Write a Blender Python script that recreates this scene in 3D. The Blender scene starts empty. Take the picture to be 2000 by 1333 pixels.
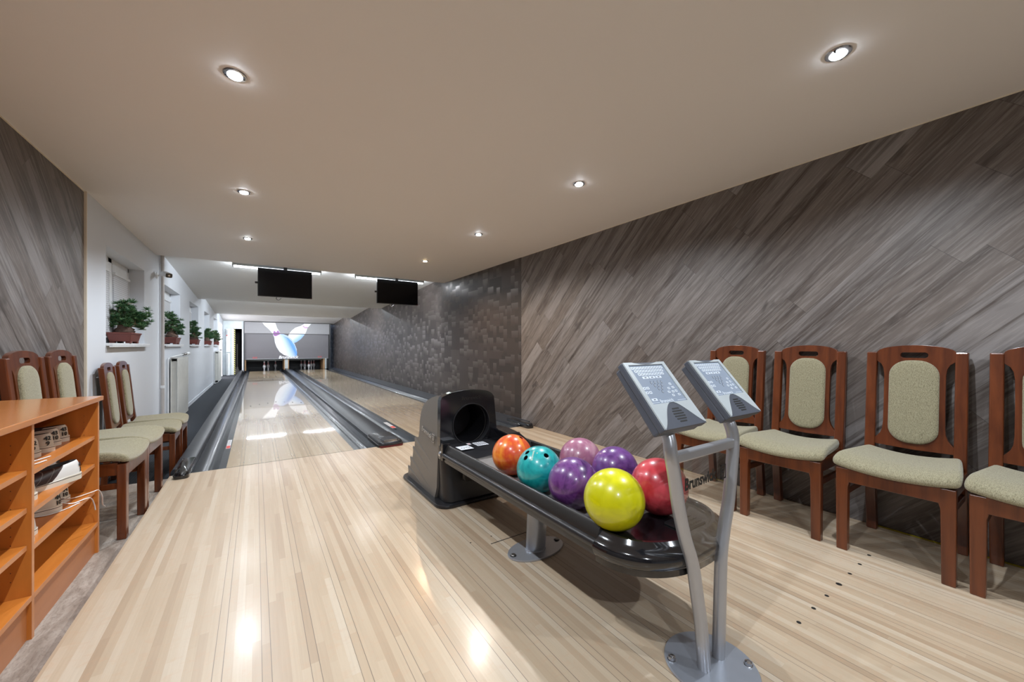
import bpy, bmesh, math, random
from mathutils import Vector, Matrix
from mathutils.geometry import tessellate_polygon
random.seed(7)
PI = math.pi
SC = bpy.context.scene
COL = SC.collection

# ------------------------------------------------------------------ camera
FPX, HORIZON, CAMH = 750.0, 676.0, 1.07
YAW = math.atan2(500, FPX)
cam_d = bpy.data.cameras.new('camera')
cam = bpy.data.objects.new('camera', cam_d)
COL.objects.link(cam)
cam.location = (0, 0, CAMH)
cam.rotation_euler = (PI/2, 0, -YAW)
cam_d.sensor_width = 36
cam_d.lens = FPX/2000*36
cam_d.shift_y = (HORIZON-666.5)/2000
cam_d.clip_start = 0.02
SC.camera = cam

# ------------------------------------------------------------------ world, exposure
w = bpy.data.worlds.new('world'); SC.world = w; w.use_nodes = True
w.node_tree.nodes['Background'].inputs[0].default_value = (0.55, 0.7, 1.0, 1)
w.node_tree.nodes['Background'].inputs[1].default_value = 0.3
SC.view_settings.view_transform = 'Standard'
SC.view_settings.look = 'None'
SC.view_settings.exposure = 0.42
SC.view_settings.gamma = 1.0
SC.view_settings.use_curve_mapping = False

SPOT_W = 62.0        # beam of one ceiling spotlight
TUBE_W = 34.0        # one fluorescent fitting
COOL = (0.86, 0.93, 1.0)
NEUT = (1.0, 0.93, 0.86)
WARM = (1.0, 0.70, 0.42)

# ------------------------------------------------------------------ helpers
def new_obj(name, me, parent=None):
    o = bpy.data.objects.new(name, me)
    COL.objects.link(o)
    if parent is not None: o.parent = parent
    return o

def O(name, bm, m, parent=None, smooth=False, bevel=0, subsurf=0, segs=2, kind=None, label=None, angle=40):
    bmesh.ops.recalc_face_normals(bm, faces=bm.faces)
    me = bpy.data.meshes.new(name)
    bm.to_mesh(me); bm.free()
    for mm in (m if isinstance(m, (list, tuple)) else [m]): me.materials.append(mm)
    if smooth:
        for p in me.polygons: p.use_smooth = True
        if not subsurf: me.set_sharp_from_angle(angle=math.radians(angle))
    o = new_obj(name, me, parent)
    if bevel:
        b = o.modifiers.new('bevel', 'BEVEL'); b.width = bevel; b.segments = segs
        b.limit_method = 'ANGLE'; b.angle_limit = math.radians(40)
    if subsurf:
        s = o.modifiers.new('sub', 'SUBSURF'); s.levels = subsurf; s.render_levels = subsurf
    if kind: o['kind'] = kind
    if label: o['label'] = label
    return o

def OS(name, bm, m, parent=None, **k):
    """one object per loose piece"""
    bm.verts.ensure_lookup_table()
    seen = set(); out = []
    for v in list(bm.verts):
        if v in seen: continue
        stack = [v]; comp = set([v])
        while stack:
            x = stack.pop()
            for e in x.link_edges:
                y = e.other_vert(x)
                if y not in comp: comp.add(y); stack.append(y)
        seen |= comp
        nb = bmesh.new(); mp = {x: nb.verts.new(x.co) for x in comp}
        fs = set(f for x in comp for f in x.link_faces)
        for f in fs:
            nf = nb.faces.new([mp[x] for x in f.verts]); nf.material_index = f.material_index
        out.append(O(name, nb, m, parent, **k))
    bm.free()
    return out

def T(name, label, cat, loc=(0, 0, 0), rz=0, group=None):
    o = bpy.data.objects.new(name, None); COL.objects.link(o)
    o.empty_display_size = 0.1
    o.location = loc; o.rotation_euler = (0, 0, rz)
    o['label'] = label; o['category'] = cat
    if group: o['group'] = group
    return o

def tag(o, label, cat, group=None):
    o['label'] = label; o['category'] = cat
    if group: o['group'] = group
    return o

def dup(root, loc, rz=None, label=None, group=None):
    def cp(o, par):
        c = o.copy(); COL.objects.link(c)
        if par is not None: c.parent = par
        for ch in [x for x in list(bpy.data.objects) if x.parent == o and not x.name.startswith('__')]:
            cp(ch, c)
        return c
    r = cp(root, None); r.location = loc
    if rz is not None: r.rotation_euler = (0, 0, rz)
    if label: r['label'] = label
    if group: r['group'] = group
    return r

def BM(): return bmesh.new()

def box(bm, x0, x1, y0, y1, z0, z1, M=None, mi=0):
    vs = [bm.verts.new((x, y, z)) for z in (z0, z1) for y in (y0, y1) for x in (x0, x1)]
    if M is not None:
        for v in vs: v.co = M @ v.co
    F = [(0, 2, 3, 1), (4, 5, 7, 6), (0, 1, 5, 4), (2, 6, 7, 3), (0, 4, 6, 2), (1, 3, 7, 5)]
    for f in F:
        fc = bm.faces.new([vs[i] for i in f]); fc.material_index = mi
    return vs

def prism(bm, poly, fn, a, b, mi=0):
    """poly: list of (p,q); fn(p,q,t)->xyz; solid between t=a and t=b"""
    va = [bm.verts.new(fn(p, q, a)) for p, q in poly]
    vb = [bm.verts.new(fn(p, q, b)) for p, q in poly]
    n = len(poly)
    f = [bm.faces.new(va), bm.faces.new(list(reversed(vb)))]
    for i in range(n):
        f.append(bm.faces.new((va[i], vb[i], vb[(i+1) % n], va[(i+1) % n])))
    for x in f: x.material_index = mi

def plate(bm, outer, holes, fn, a, b, mi=0):
    """flat plate with holes, tessellated"""
    loops = [outer]+holes
    pts = [p for l in loops for p in l]
    tris = tessellate_polygon([[Vector((p[0], p[1], 0)) for p in l] for l in loops])
    va = [bm.verts.new(fn(p[0], p[1], a)) for p in pts]
    vb = [bm.verts.new(fn(p[0], p[1], b)) for p in pts]
    for t in tris:
        if len(set(t)) < 3: continue
        try:
            f = bm.faces.new([va[i] for i in t]); f.material_index = mi
            f = bm.faces.new([vb[i] for i in reversed(t)]); f.material_index = mi
        except ValueError: pass
    k = 0
    for l in loops:
        n = len(l)
        for i in range(n):
            i0, i1 = k+i, k+(i+1) % n
            f = bm.faces.new((va[i0], vb[i0], vb[i1], va[i1])); f.material_index = mi
        k += n

def frame_at(t):
    t = t.normalized()
    up = Vector((0, 0, 1)) if abs(t.z) < 0.95 else Vector((0, 1, 0))
    a = t.cross(up).normalized(); b = a.cross(t).normalized()
    return a, b

def tube(bm, pts, r, segs=12, cap=True, mi=0, sq=1.0):
    pts = [Vector(p) for p in pts]
    rings = []
    n = len(pts)
    a_prev = None
    for i, p in enumerate(pts):
        t = (pts[min(i+1, n-1)]-pts[max(i-1, 0)])
        a, b = frame_at(t)
        if a_prev is not None:
            t = t.normalized()
            a = (a_prev-t*a_prev.dot(t)).normalized(); b = a.cross(t).normalized()
        a_prev = a
        rr = r[i] if isinstance(r, (list, tuple)) else r
        rings.append([bm.verts.new(p+a*rr*math.cos(2*PI*k/segs)+b*rr*sq*math.sin(2*PI*k/segs)) for k in range(segs)])
    for i in range(n-1):
        for k in range(segs):
            f = bm.faces.new((rings[i][k], rings[i][(k+1) % segs], rings[i+1][(k+1) % segs], rings[i+1][k]))
            f.material_index = mi
    if cap:
        bm.faces.new(rings[0]).material_index = mi
        bm.faces.new(list(reversed(rings[-1]))).material_index = mi

def lathe(bm, prof, segs=32, c=(0, 0, 0), M=None, mi=0, sx=1, sy=1):
    rings = []
    for r, z in prof:
        if r < 1e-6:
            v = bm.verts.new((c[0], c[1], c[2]+z)); rings.append([v])
        else:
            rings.append([bm.verts.new((c[0]+sx*r*math.cos(2*PI*k/segs), c[1]+sy*r*math.sin(2*PI*k/segs), c[2]+z)) for k in range(segs)])
    if M is not None:
        for R in rings:
            for v in R: v.co = M @ v.co
    for i in range(len(rings)-1):
        A, B = rings[i], rings[i+1]
        for k in range(segs):
            k2 = (k+1) % segs
            if len(A) == 1 and len(B) == 1: continue
            if len(A) == 1: f = bm.faces.new((A[0], B[k2], B[k]))
            elif len(B) == 1: f = bm.faces.new((A[k], A[k2], B[0]))
            else: f = bm.faces.new((A[k], A[k2], B[k2], B[k]))
            f.material_index = mi

def smoothpath(pts, n=8):
    """Catmull-Rom through pts"""
    P = [Vector(p) for p in pts]
    P = [P[0]*2-P[1]]+P+[P[-1]*2-P[-2]]
    out = []
    for i in range(1, len(P)-2):
        for k in range(n):
            t = k/n
            a, b, c, d = P[i-1], P[i], P[i+1], P[i+2]
            out.append(0.5*((2*b)+(c-a)*t+(2*a-5*b+4*c-d)*t*t+(3*b-a-3*c+d)*t**3))
    out.append(P[-2])
    return out

def rrect(x0, x1, y0, y1, r, n=5):
    out = []
    for cx, cy, a0 in ((x1-r, y1-r, 0), (x0+r, y1-r, 90), (x0+r, y0+r, 180), (x1-r, y0+r, 270)):
        for k in range(n+1):
            a = math.radians(a0+90*k/n)
            out.append((cx+r*math.cos(a), cy+r*math.sin(a)))
    return out

def circ(cx, cy, r, n=32, ry=None):
    ry = r if ry is None else ry
    return [(cx+r*math.cos(2*PI*k/n), cy+ry*math.sin(2*PI*k/n)) for k in range(n)]

def add_text(bm, s, size, org, xd, yd, depth=0.001, bold=0.0, mi=0, sx=1.0, shear=0.0, center=False):
    cu = bpy.data.curves.new('__t', 'FONT'); cu.body = s; cu.size = size
    cu.extrude = depth; cu.offset = bold; cu.shear = shear; cu.resolution_u = 3
    if center: cu.align_x = 'CENTER'
    ob = bpy.data.objects.new('__t', cu); COL.objects.link(ob)
    dg = bpy.context.evaluated_depsgraph_get(); dg.update()
    me = bpy.data.meshes.new_from_object(ob.evaluated_get(dg))
    xd = Vector(xd).normalized(); yd = Vector(yd).normalized(); zd = xd.cross(yd)
    M = Matrix(((xd.x*sx, yd.x, zd.x, org[0]), (xd.y*sx, yd.y, zd.y, org[1]), (xd.z*sx, yd.z, zd.z, org[2]), (0, 0, 0, 1)))
    me.transform(M)
    n0 = len(bm.faces)
    bm.from_mesh(me)
    bm.faces.ensure_lookup_table()
    for f in bm.faces[n0:]: f.material_index = mi
    bpy.data.objects.remove(ob); bpy.data.curves.remove(cu); bpy.data.meshes.remove(me)

def boolean_cut(o, bmc):
    me = bpy.data.meshes.new('__c')
    bmesh.ops.recalc_face_normals(bmc, faces=bmc.faces)
    bmc.to_mesh(me); bmc.free()
    c = bpy.data.objects.new('__c', me); COL.objects.link(c); c.parent = o.parent
    md = o.modifiers.new('b', 'BOOLEAN'); md.operation = 'DIFFERENCE'; md.object = c; md.solver = 'EXACT'
    dg = bpy.context.evaluated_depsgraph_get(); dg.update()
    nm = bpy.data.meshes.new_from_object(o.evaluated_get(dg))
    o.modifiers.remove(md)
    old = o.data; o.data = nm; nm.name = old.name
    bpy.data.objects.remove(c); bpy.data.meshes.remove(me)
    for p in nm.polygons: p.use_smooth = True
    nm.set_sharp_from_angle(angle=math.radians(35))

def ray(u, v):
    xr = (u-1000)/FPX; zr = -(v-HORIZON)/FPX
    s, c = math.sin(YAW), math.cos(YAW)
    return Vector((s+xr*c, c-xr*s, zr))

# ------------------------------------------------------------------ materials
class N:
    def __init__(s, name):
        s.m = bpy.data.materials.new(name); s.m.use_nodes = True
        s.t = s.m.node_tree; s.p = s.t.nodes['Principled BSDF']; s.out = s.t.nodes['Material Output']
    def n(s, ty, **k):
        x = s.t.nodes.new(ty)
        for a, b in k.items(): setattr(x, a, b)
        return x
    def l(s, a, b): s.t.links.new(a, b)
    def val(s, x, v):
        if hasattr(v, 'is_output') or isinstance(v, bpy.types.NodeSocket): s.l(v, x)
        else: x.default_value = v
    def math(s, op, a, b=0.0, c=0.0):
        x = s.n('ShaderNodeMath', operation=op)
        s.val(x.inputs[0], a); s.val(x.inputs[1], b); s.val(x.inputs[2], c)
        return x.outputs[0]
    def coord(s):
        tc = s.n('ShaderNodeTexCoord'); sp = s.n('ShaderNodeSeparateXYZ'); s.l(tc.outputs['Object'], sp.inputs[0])
        return tc.outputs['Object'], sp.outputs[0], sp.outputs[1], sp.outputs[2]
    def comb(s, x=0.0, y=0.0, z=0.0):
        c = s.n('ShaderNodeCombineXYZ'); s.val(c.inputs[0], x); s.val(c.inputs[1], y); s.val(c.inputs[2], z)
        return c.outputs[0]
    def white(s, vec):
        x = s.n('ShaderNodeTexWhiteNoise', noise_dimensions='3D'); s.l(vec, x.inputs['Vector']); return x.outputs['Value']
    def noise(s, vec, scale=5, detail=4, rough=.5, dist=0):
        x = s.n('ShaderNodeTexNoise'); s.l(vec, x.inputs['Vector'])
        x.inputs['Scale'].default_value = scale; x.inputs['Detail'].default_value = detail
        x.inputs['Roughness'].default_value = rough; x.inputs['Distortion'].default_value = dist
        return x.outputs['Fac']
    def ramp(s, fac, stops, interp='LINEAR'):
        x = s.n('ShaderNodeValToRGB'); s.l(fac, x.inputs[0]); r = x.color_ramp; r.interpolation = interp
        while len(r.elements) < len(stops): r.elements.new(0.5)
        for e, (p, c) in zip(r.elements, stops):
            e.position = p; e.color = (*c, 1) if len(c) == 3 else c
        return x.outputs[0]
    def mix(s, fac, a, b, mode='MIX'):
        x = s.n('ShaderNodeMix', data_type='RGBA', blend_type=mode)
        s.val(x.inputs[0], fac)
        for i, v in ((6, a), (7, b)):
            if isinstance(v, bpy.types.NodeSocket): s.l(v, x.inputs[i])
            else: x.inputs[i].default_value = (*v, 1) if len(v) == 3 else v
        return x.outputs[2]
    def bump(s, h, strength=.2, dist=.01):
        b = s.n('ShaderNodeBump'); s.l(h, b.inputs['Height']); b.inputs['Strength'].default_value = strength
        b.inputs['Distance'].default_value = dist; s.l(b.outputs[0], s.p.inputs['Normal'])
    def set(s, **k):
        for a, b in k.items():
            i = s.p.inputs[a.replace('_', ' ')]
            if isinstance(b, bpy.types.NodeSocket): s.l(b, i)
            else: i.default_value = (*b, 1) if isinstance(b, tuple) and len(b) == 3 else b
        return s

def simple(name, col, rough=.5, metal=0, coat=0, var=.12, scale=12, spec=.5, emis=None, es=0, bump=0):
    n = N(name); v, x, y, z = n.coord()
    f = n.noise(v, scale, 4)
    c = n.mix(f, tuple(a*(1-var) for a in col), tuple(min(1, a*(1+var)) for a in col))
    n.set(Base_Color=c, Roughness=rough, Metallic=metal)
    n.p.inputs['Coat Weight'].default_value = coat; n.p.inputs['Coat Roughness'].default_value = .08
    n.p.inputs['Specular IOR Level'].default_value = spec
    if emis: n.p.inputs['Emission Color'].default_value = (*emis, 1); n.p.inputs['Emission Strength'].default_value = es
    if bump: n.bump(f, bump, .002)
    return n.m

def boards(name, cols, seam=True, rough=.22, coat=.25, cr=.16, spec=.5):
    n = N(name); v, x, y, z = n.coord()
    bx = n.math('DIVIDE', n.math('ADD', x, .119), .0271)
    row = n.math('FLOOR', bx)
    rr = n.white(n.comb(row, 3.3, 0.0))
    slow = n.noise(n.comb(n.math('MULTIPLY', row, 7.7), n.math('MULTIPLY', y, .9), 1.0), 1, 2, .5)
    seg = n.math('FLOOR', n.math('ADD', n.math('DIVIDE', y, .62), n.math('MULTIPLY', rr, 17.0)))
    sw = n.white(n.comb(row, seg, 1.0))
    wv = n.math('ADD', n.math('MULTIPLY', rr, .50), n.math('MULTIPLY', n.math('SUBTRACT', slow, .36), .75))
    wv = n.math('ADD', wv, n.math('MULTIPLY', sw, .32))
    c = n.ramp(wv, [(0, cols[0]), (.35, cols[1]), (.6, cols[2]), (1, cols[3])])
    g = n.noise(n.comb(n.math('MULTIPLY', x, 130.0), n.math('MULTIPLY', y, 4.0), rr), 1, 4, .6)
    c = n.mix(n.math('MULTIPLY', g, .32), c, tuple(a*.62 for a in cols[3]), 'MIX')
    fl = n.noise(n.comb(n.math('MULTIPLY', x, 14.0), n.math('MULTIPLY', y, 22.0), n.math('MULTIPLY', rr, 9.0)), 1.3, 3, .6, 1.0)
    c = n.mix(n.math('MULTIPLY', n.ramp(fl, [(.52, (0, 0, 0)), (.68, (1, 1, 1))]), .20), c, (.50, .30, .18))
    fine = n.math('LESS_THAN', n.math('FRACT', bx), .035)
    c = n.mix(n.math('MULTIPLY', fine, .09), c, (.22, .13, .07))
    if seam:
        ph = n.math('MULTIPLY', n.math('FRACT', n.math('DIVIDE', n.math('ADD', x, .1195), .1355)), .1355)
        s1 = n.math('LESS_THAN', ph, .0016)
        s2 = n.math('LESS_THAN', n.math('ABSOLUTE', n.math('SUBTRACT', ph, .0276)), .0009)
        side = n.math('GREATER_THAN', x, -.14)
        c = n.mix(n.math('MULTIPLY', n.math('MULTIPLY', n.math('MAXIMUM', s1, s2), side), .8), c, (.07, .055, .05))
    n.set(Base_Color=c, Roughness=n.math('ADD', rough, n.math('MULTIPLY', g, .08)))
    n.p.inputs['Coat Weight'].default_value = coat; n.p.inputs['Coat Roughness'].default_value = cr
    n.p.inputs['Specular IOR Level'].default_value = spec
    return n.m

MAPLE = [(.60, .515, .405), (.55, .445, .325), (.495, .385, .27), (.39, .28, .185)]
MAPLE2 = [(.50, .42, .30), (.46, .375, .25), (.425, .33, .215), (.38, .285, .175)]
M_app = boards('approach_maple', MAPLE, rough=.34, coat=.2)
M_lane = boards('lane_maple', MAPLE2, rough=.22, coat=.65, cr=.03, spec=.25)

def cladding(name):
    n = N(name); v, x, y, z = n.coord()
    u = n.math('MULTIPLY', n.math('SUBTRACT', y, z), .7071)
    q = n.math('MULTIPLY', n.math('ADD', y, z), .7071)
    r = n.math('DIVIDE', q, .165); row = n.math('FLOOR', r)
    rr = n.white(n.comb(row, 2.2, 0.0))
    sg = n.math('ADD', n.math('DIVIDE', u, 1.28), n.math('MULTIPLY', rr, 13.0)); seg = n.math('FLOOR', sg)
    wv = n.white(n.comb(row, seg, 5.0))
    base = n.ramp(wv, [(0, (.120, .096, .083)), (.45, (.150, .127, .115)), (.8, (.175, .155, .147)), (1, (.235, .217, .212))])
    g1 = n.noise(n.comb(n.math('MULTIPLY', u, .8), n.math('MULTIPLY', q, 15.0), n.math('MULTIPLY', wv, 30.0)), 1, 6, .58, .9)
    g2 = n.noise(n.comb(n.math('MULTIPLY', u, 6.0), n.math('MULTIPLY', q, 90.0), wv), 1, 4, .6)
    c = n.mix(n.ramp(g1, [(.44, (0, 0, 0)), (.66, (1, 1, 1))]), base, (.060, .045, .038))
    c2 = n.mix(n.math('MULTIPLY', n.ramp(g2, [(.48, (0, 0, 0)), (.64, (1, 1, 1))]), .22), c, (.40, .37, .35))
    kn = n.noise(n.comb(n.math('MULTIPLY', u, 2.2), n.math('MULTIPLY', q, 7.0), n.math('MULTIPLY', wv, 11.0)), 1, 2, .5, 1.5)
    c2 = n.mix(n.math('MULTIPLY', n.ramp(kn, [(.64, (0, 0, 0)), (.74, (1, 1, 1))]), .6), c2, (.035, .027, .023))
    e1 = n.math('LESS_THAN', n.math('FRACT', r), .011)
    e2 = n.math('LESS_THAN', n.math('FRACT', sg), .0022)
    c3 = n.mix(n.math('MULTIPLY', n.math('MAXIMUM', n.math('MULTIPLY', e1, .8), e2), .5), c2, (.03, .025, .022))
    n.set(Base_Color=c3, Roughness=.5); n.bump(g2, .12, .003)
    return n.m
M_clad = cladding('grey_oak_laminate')

def wallpaper():
    n = N('brown_block_wallpaper'); v, x, y, z = n.coord()
    def layer(cw, ch, seed):
        col = n.math('FLOOR', n.math('ADD', n.math('DIVIDE', y, cw), seed*.37))
        zo = n.white(n.comb(col, seed, 0.0))
        row = n.math('FLOOR', n.math('ADD', n.math('DIVIDE', z, ch), zo))
        return n.white(n.comb(col, row, seed)), n.math('FRACT', n.math('ADD', n.math('DIVIDE', z, ch), zo))
    a, fa = layer(.36, .25, 1.0); b, fb = layer(.17, .10, 2.0); c, fc = layer(.10, .19, 4.0)
    val = n.math('MULTIPLY', a, .45)
    mb = n.math('GREATER_THAN', b, .70)
    val = n.math('ADD', n.math('MULTIPLY', val, n.math('SUBTRACT', 1.0, mb)), n.math('MULTIPLY', mb, n.math('ADD', .35, n.math('MULTIPLY', fb, .55))))
    mc = n.math('GREATER_THAN', c, .80)
    val = n.math('ADD', n.math('MULTIPLY', val, n.math('SUBTRACT', 1.0, mc)), n.math('MULTIPLY', mc, n.math('MULTIPLY', fc, .9)))
    colr = n.ramp(val, [(0, (.032, .025, .022)), (.4, (.068, .053, .046)), (1, (.16, .138, .130))])
    n.set(Base_Color=colr, Metallic=n.math('MULTIPLY', val, .75), Roughness=n.ramp(val, [(0, (.5,)*3), (.45, (.40,)*3), (.9, (.28,)*3)]))
    n.bump(n.noise(v, 220, 2), .05, .001)
    return n.m
M_paper = wallpaper()

def plaster(name, col, rough=.75):
    n = N(name); v, x, y, z = n.coord()
    f = n.noise(v, 1.2, 3); g = n.noise(v, 160, 2)
    n.set(Base_Color=n.mix(f, tuple(a*.97 for a in col), col), Roughness=rough); n.bump(g, .05, .001)
    return n.m
M_white = plaster('white_wall_paint', (.68, .71, .76))
M_ceil = plaster('ceiling_paint', (.82, .785, .765), .6)
M_ceilw = plaster('bay_ceiling_paint', (.76, .76, .75), .7)

def vinyl():
    n = N('weathered_wood_vinyl'); v, x, y, z = n.coord()
    a = n.noise(n.comb(n.math('MULTIPLY', x, 3.0), y, 0.0), 3.0, 8, .65, 1.2)
    b = n.noise(n.comb(n.math('MULTIPLY', x, 8.0), n.math('MULTIPLY', y, 3.0), 2.0), 7.0, 6, .7, 2.0)
    c = n.ramp(a, [(.3, (.16, .125, .10)), (.5, (.30, .255, .215)), (.72, (.46, .41, .36))])
    c = n.mix(n.math('MULTIPLY', n.ramp(b, [(.48, (0, 0, 0)), (.62, (1, 1, 1))]), .5), c, (.14, .105, .085))
    n.set(Base_Color=c, Roughness=.42); n.bump(b, .1, .002)
    return n.m
M_vinyl = vinyl()

def carpet():
    n = N('ribbed_carpet'); v, x, y, z = n.coord()
    w1 = n.math('FRACT', n.math('DIVIDE', y, .035)); nz = n.noise(v, 120, 3)
    w2 = n.math('FRACT', n.math('DIVIDE', x, .02))
    m = n.math('MULTIPLY', n.math('ADD', w1, w2), .5)
    c = n.mix(n.math('MULTIPLY', m, nz), (.005, .007, .010), (.060, .072, .092))
    n.set(Base_Color=c, Roughness=.95); n.bump(m, .5, .004)
    return n.m
M_carpet = carpet()

def woodmat(name, c0, c1, rough=.28, axis='z', coat=.3, sc=1.0):
    n = N(name); v, x, y, z = n.coord()
    k = {'x': (2.0, 24.0, 24.0), 'y': (24.0, 2.0, 24.0), 'z': (24.0, 24.0, 2.0)}[axis]
    g = n.noise(n.comb(n.math('MULTIPLY', x, k[0]*sc), n.math('MULTIPLY', y, k[1]*sc), n.math('MULTIPLY', z, k[2]*sc)), 1, 5, .6, .4)
    n.set(Base_Color=n.ramp(g, [(.3, c0), (.7, c1)]), Roughness=rough)
    n.p.inputs['Coat Weight'].default_value = coat; n.p.inputs['Coat Roughness'].default_value = .12
    return n.m
M_mahog = woodmat('mahogany_stain', (.062, .013, .003), (.150, .037, .009), .3)
M_cherry = woodmat('cherry_veneer', (.50, .155, .022), (.62, .215, .036), .36, 'y', .15, .5)
M_cherryv = woodmat('cherry_veneer_upright', (.47, .145, .02), (.60, .205, .034), .4, 'z', .1, .5)
M_cherrye = woodmat('cherry_edge', (.50, .20, .075), (.60, .26, .11), .4, 'y', .1, .5)
M_cherrytop = woodmat('cherry_top', (.50, .18, .05), (.60, .24, .08), .22, 'y', .4, .5)
M_plinth = woodmat('plinth_board', (.40, .14, .045), (.47, .18, .065), .4, 'y', .1, .5)

def fabric():
    n = N('sage_chair_fabric'); v, x, y, z = n.coord()
    a = n.noise(v, 520, 3, .7); b = n.noise(n.comb(n.math('MULTIPLY', x, 120.0), n.math('MULTIPLY', y, 500.0), n.math('MULTIPLY', z, 130.0)), 1, 3, .6)
    d = n.noise(v, 9, 3)
    c = n.ramp(n.math('MULTIPLY', n.math('ADD', a, b), .5), [(.38, (.070, .060, .032)), (.47, (.225, .20, .12)), (.58, (.36, .335, .22))])
    c = n.mix(n.math('MULTIPLY', d, .4), c, (.27, .235, .145))
    n.set(Base_Color=c, Roughness=.9); n.bump(a, .3, .002)
    n.p.inputs['Sheen Weight'].default_value = .3
    return n.m
M_fab = fabric()

M_black = simple('black_satin_plastic', (.014, .014, .016), .35, 0, .1)
M_blackg = simple('black_gloss_plastic', (.008, .008, .010), .12, 0, .6)
M_hood = simple('dark_grey_hood', (.16, .145, .130), .40, .2, .05, .05)
M_rail = simple('black_rail', (.022, .020, .019), .32, .2, .1)
M_gutter = simple('gutter_plastic', (.020, .024, .030), .26, .0, .15, .3, 4, spec=.35)
M_flange = simple('gutter_flange', (.075, .082, .088), .35, .2, .1, .1, 6)
M_cap = simple('capping_plastic', (.030, .033, .040), .34, .0, .0, .25, 5, spec=.22)
M_steel = simple('brushed_steel', (.40, .43, .49), .32, .6, 0, .08, 20)
M_stand = simple('silver_stand_paint', (.42, .43, .46), .32, .6, .2, .06, 14)
M_bolt = simple('bolt_metal', (.22, .21, .20), .35, .9)
M_heads = simple('console_dark_grey', (.070, .078, .100), .42)
M_headl = simple('console_light_grey', (.42, .46, .48), .40)
M_screen = simple('console_keypad_film', (.27, .32, .40), .25, 0, .2, .05, 3)
M_key = simple('keypad_key_white', (.62, .68, .76), .35)
M_keyd = simple('keypad_print_dark', (.05, .06, .09), .4)
M_tv = simple('tv_screen', (.004, .004, .006), .22, 0, 0, spec=.25)
M_tvb = simple('tv_bezel', (.012, .012, .014), .3)
M_red = simple('red_mark', (.60, .05, .04), .5)
M_lamp = simple('tube_glow', (.9, .95, 1), .5, emis=(.85, .93, 1.0), es=14)
M_bulb = simple('bulb_glow_cool', (.9, .95, 1), .5, emis=(.85, .92, 1.0), es=60)
M_bulbw = simple('bulb_glow_warm', (1, .8, .6), .5, emis=(1.0, .72, .42), es=40)
M_fix = simple('fixture_grey', (.42, .45, .45), .45)
M_chrome = simple('chrome', (.55, .55, .57), .15, .95)
M_trim = simple('cream_trim', (.74, .66, .54), .5)
M_pvc = simple('white_pvc', (.78, .80, .82), .35)
M_pipeg = simple('painted_pipe', (.52, .49, .47), .45)
M_rad = simple('radiator_enamel', (.70, .70, .66), .35)
M_pot = simple('terracotta_pot', (.16, .040, .030), .5, var=.15, scale=30)
M_soil = simple('soil', (.05, .035, .02), .95, var=.5, scale=90)
M_bark = simple('bonsai_bark', (.10, .06, .045), .9, var=.5, scale=40, bump=.5)
M_barkl = simple('bonsai_branch', (.30, .20, .12), .8, var=.3, scale=60)
M_needle = simple('pine_needles', (.045, .13, .055), .55, var=.5, scale=25)
M_needle2 = simple('pine_needles_tip', (.15, .27, .10), .55, var=.4, scale=30)
M_shoew = simple('cream_leather', (.62, .56, .46), .45, var=.06)
M_dark_in = simple('shoe_lining', (.03, .025, .025), .8)
M_sole = simple('shoe_sole', (.68, .63, .54), .55)
M_print = simple('black_print', (.012, .012, .012), .5)
M_lace = simple('white_lace', (.75, .74, .72), .8)
M_pinw = simple('pin_white', (.62, .61, .62), .25, 0, .3)
M_pinr = simple('pin_red', (.50, .02, .02), .3)
M_maskg = simple('mask_grey', (.115, .108, .117), .45, var=.03)
M_masku = simple('mask_grey_upper_lit', (.24, .235, .245), .45, var=.03)  # lighter copy of the mask grey; the upper panel's stronger light is painted in
M_void = simple('pit_black', (.006, .006, .008), .5)
M_tan = simple('kickback_tan', (.36, .21, .10), .5)
M_deck = simple('pin_deck', (.02, .02, .024), .12, 0, .5)  # dark phenolic deck, with shade and black reflection put into its colour
M_artw = simple('art_white', (.86, .86, .90), .5, var=.02)
M_artp = simple('art_purple', (.28, .10, .32), .5, var=.05)
M_yel = simple('hazard_yellow', (.55, .50, .10), .6)
M_ygreen = simple('yellow_foam_strip', (.45, .38, .02), .7)
M_paperw = simple('sticker_white', (.70, .72, .76), .5)
M_backw = simple('back_wall_pale', (.72, .78, .80), .7)

def artblue():
    n = N('art_blue_body'); v, x, y, z = n.coord()
    t = n.math('ADD', n.math('MULTIPLY', n.math('SUBTRACT', x, 1.1), .80), n.math('MULTIPLY', n.math('SUBTRACT', z, 1.0), .38))
    n.set(Base_Color=n.ramp(n.math('ADD', t, .5), [(.38, (.80, .82, .88)), (.55, (.55, .68, .86)), (.72, (.10, .30, .75)), (.85, (.16, .36, .80))]), Roughness=.5)
    return n.m
M_artb = artblue()
def artblue2():
    n = N('art_blue_small'); v, x, y, z = n.coord()
    t = n.math('ADD', n.math('MULTIPLY', n.math('SUBTRACT', x, 1.6), .8), n.math('MULTIPLY', n.math('SUBTRACT', z, 1.55), -.9))
    n.set(Base_Color=n.ramp(n.math('ADD', t, .5), [(.40, (.86, .87, .92)), (.6, (.40, .58, .85)), (.8, (.12, .30, .72))]), Roughness=.5)
    return n.m
M_artb2 = artblue2()

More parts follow.
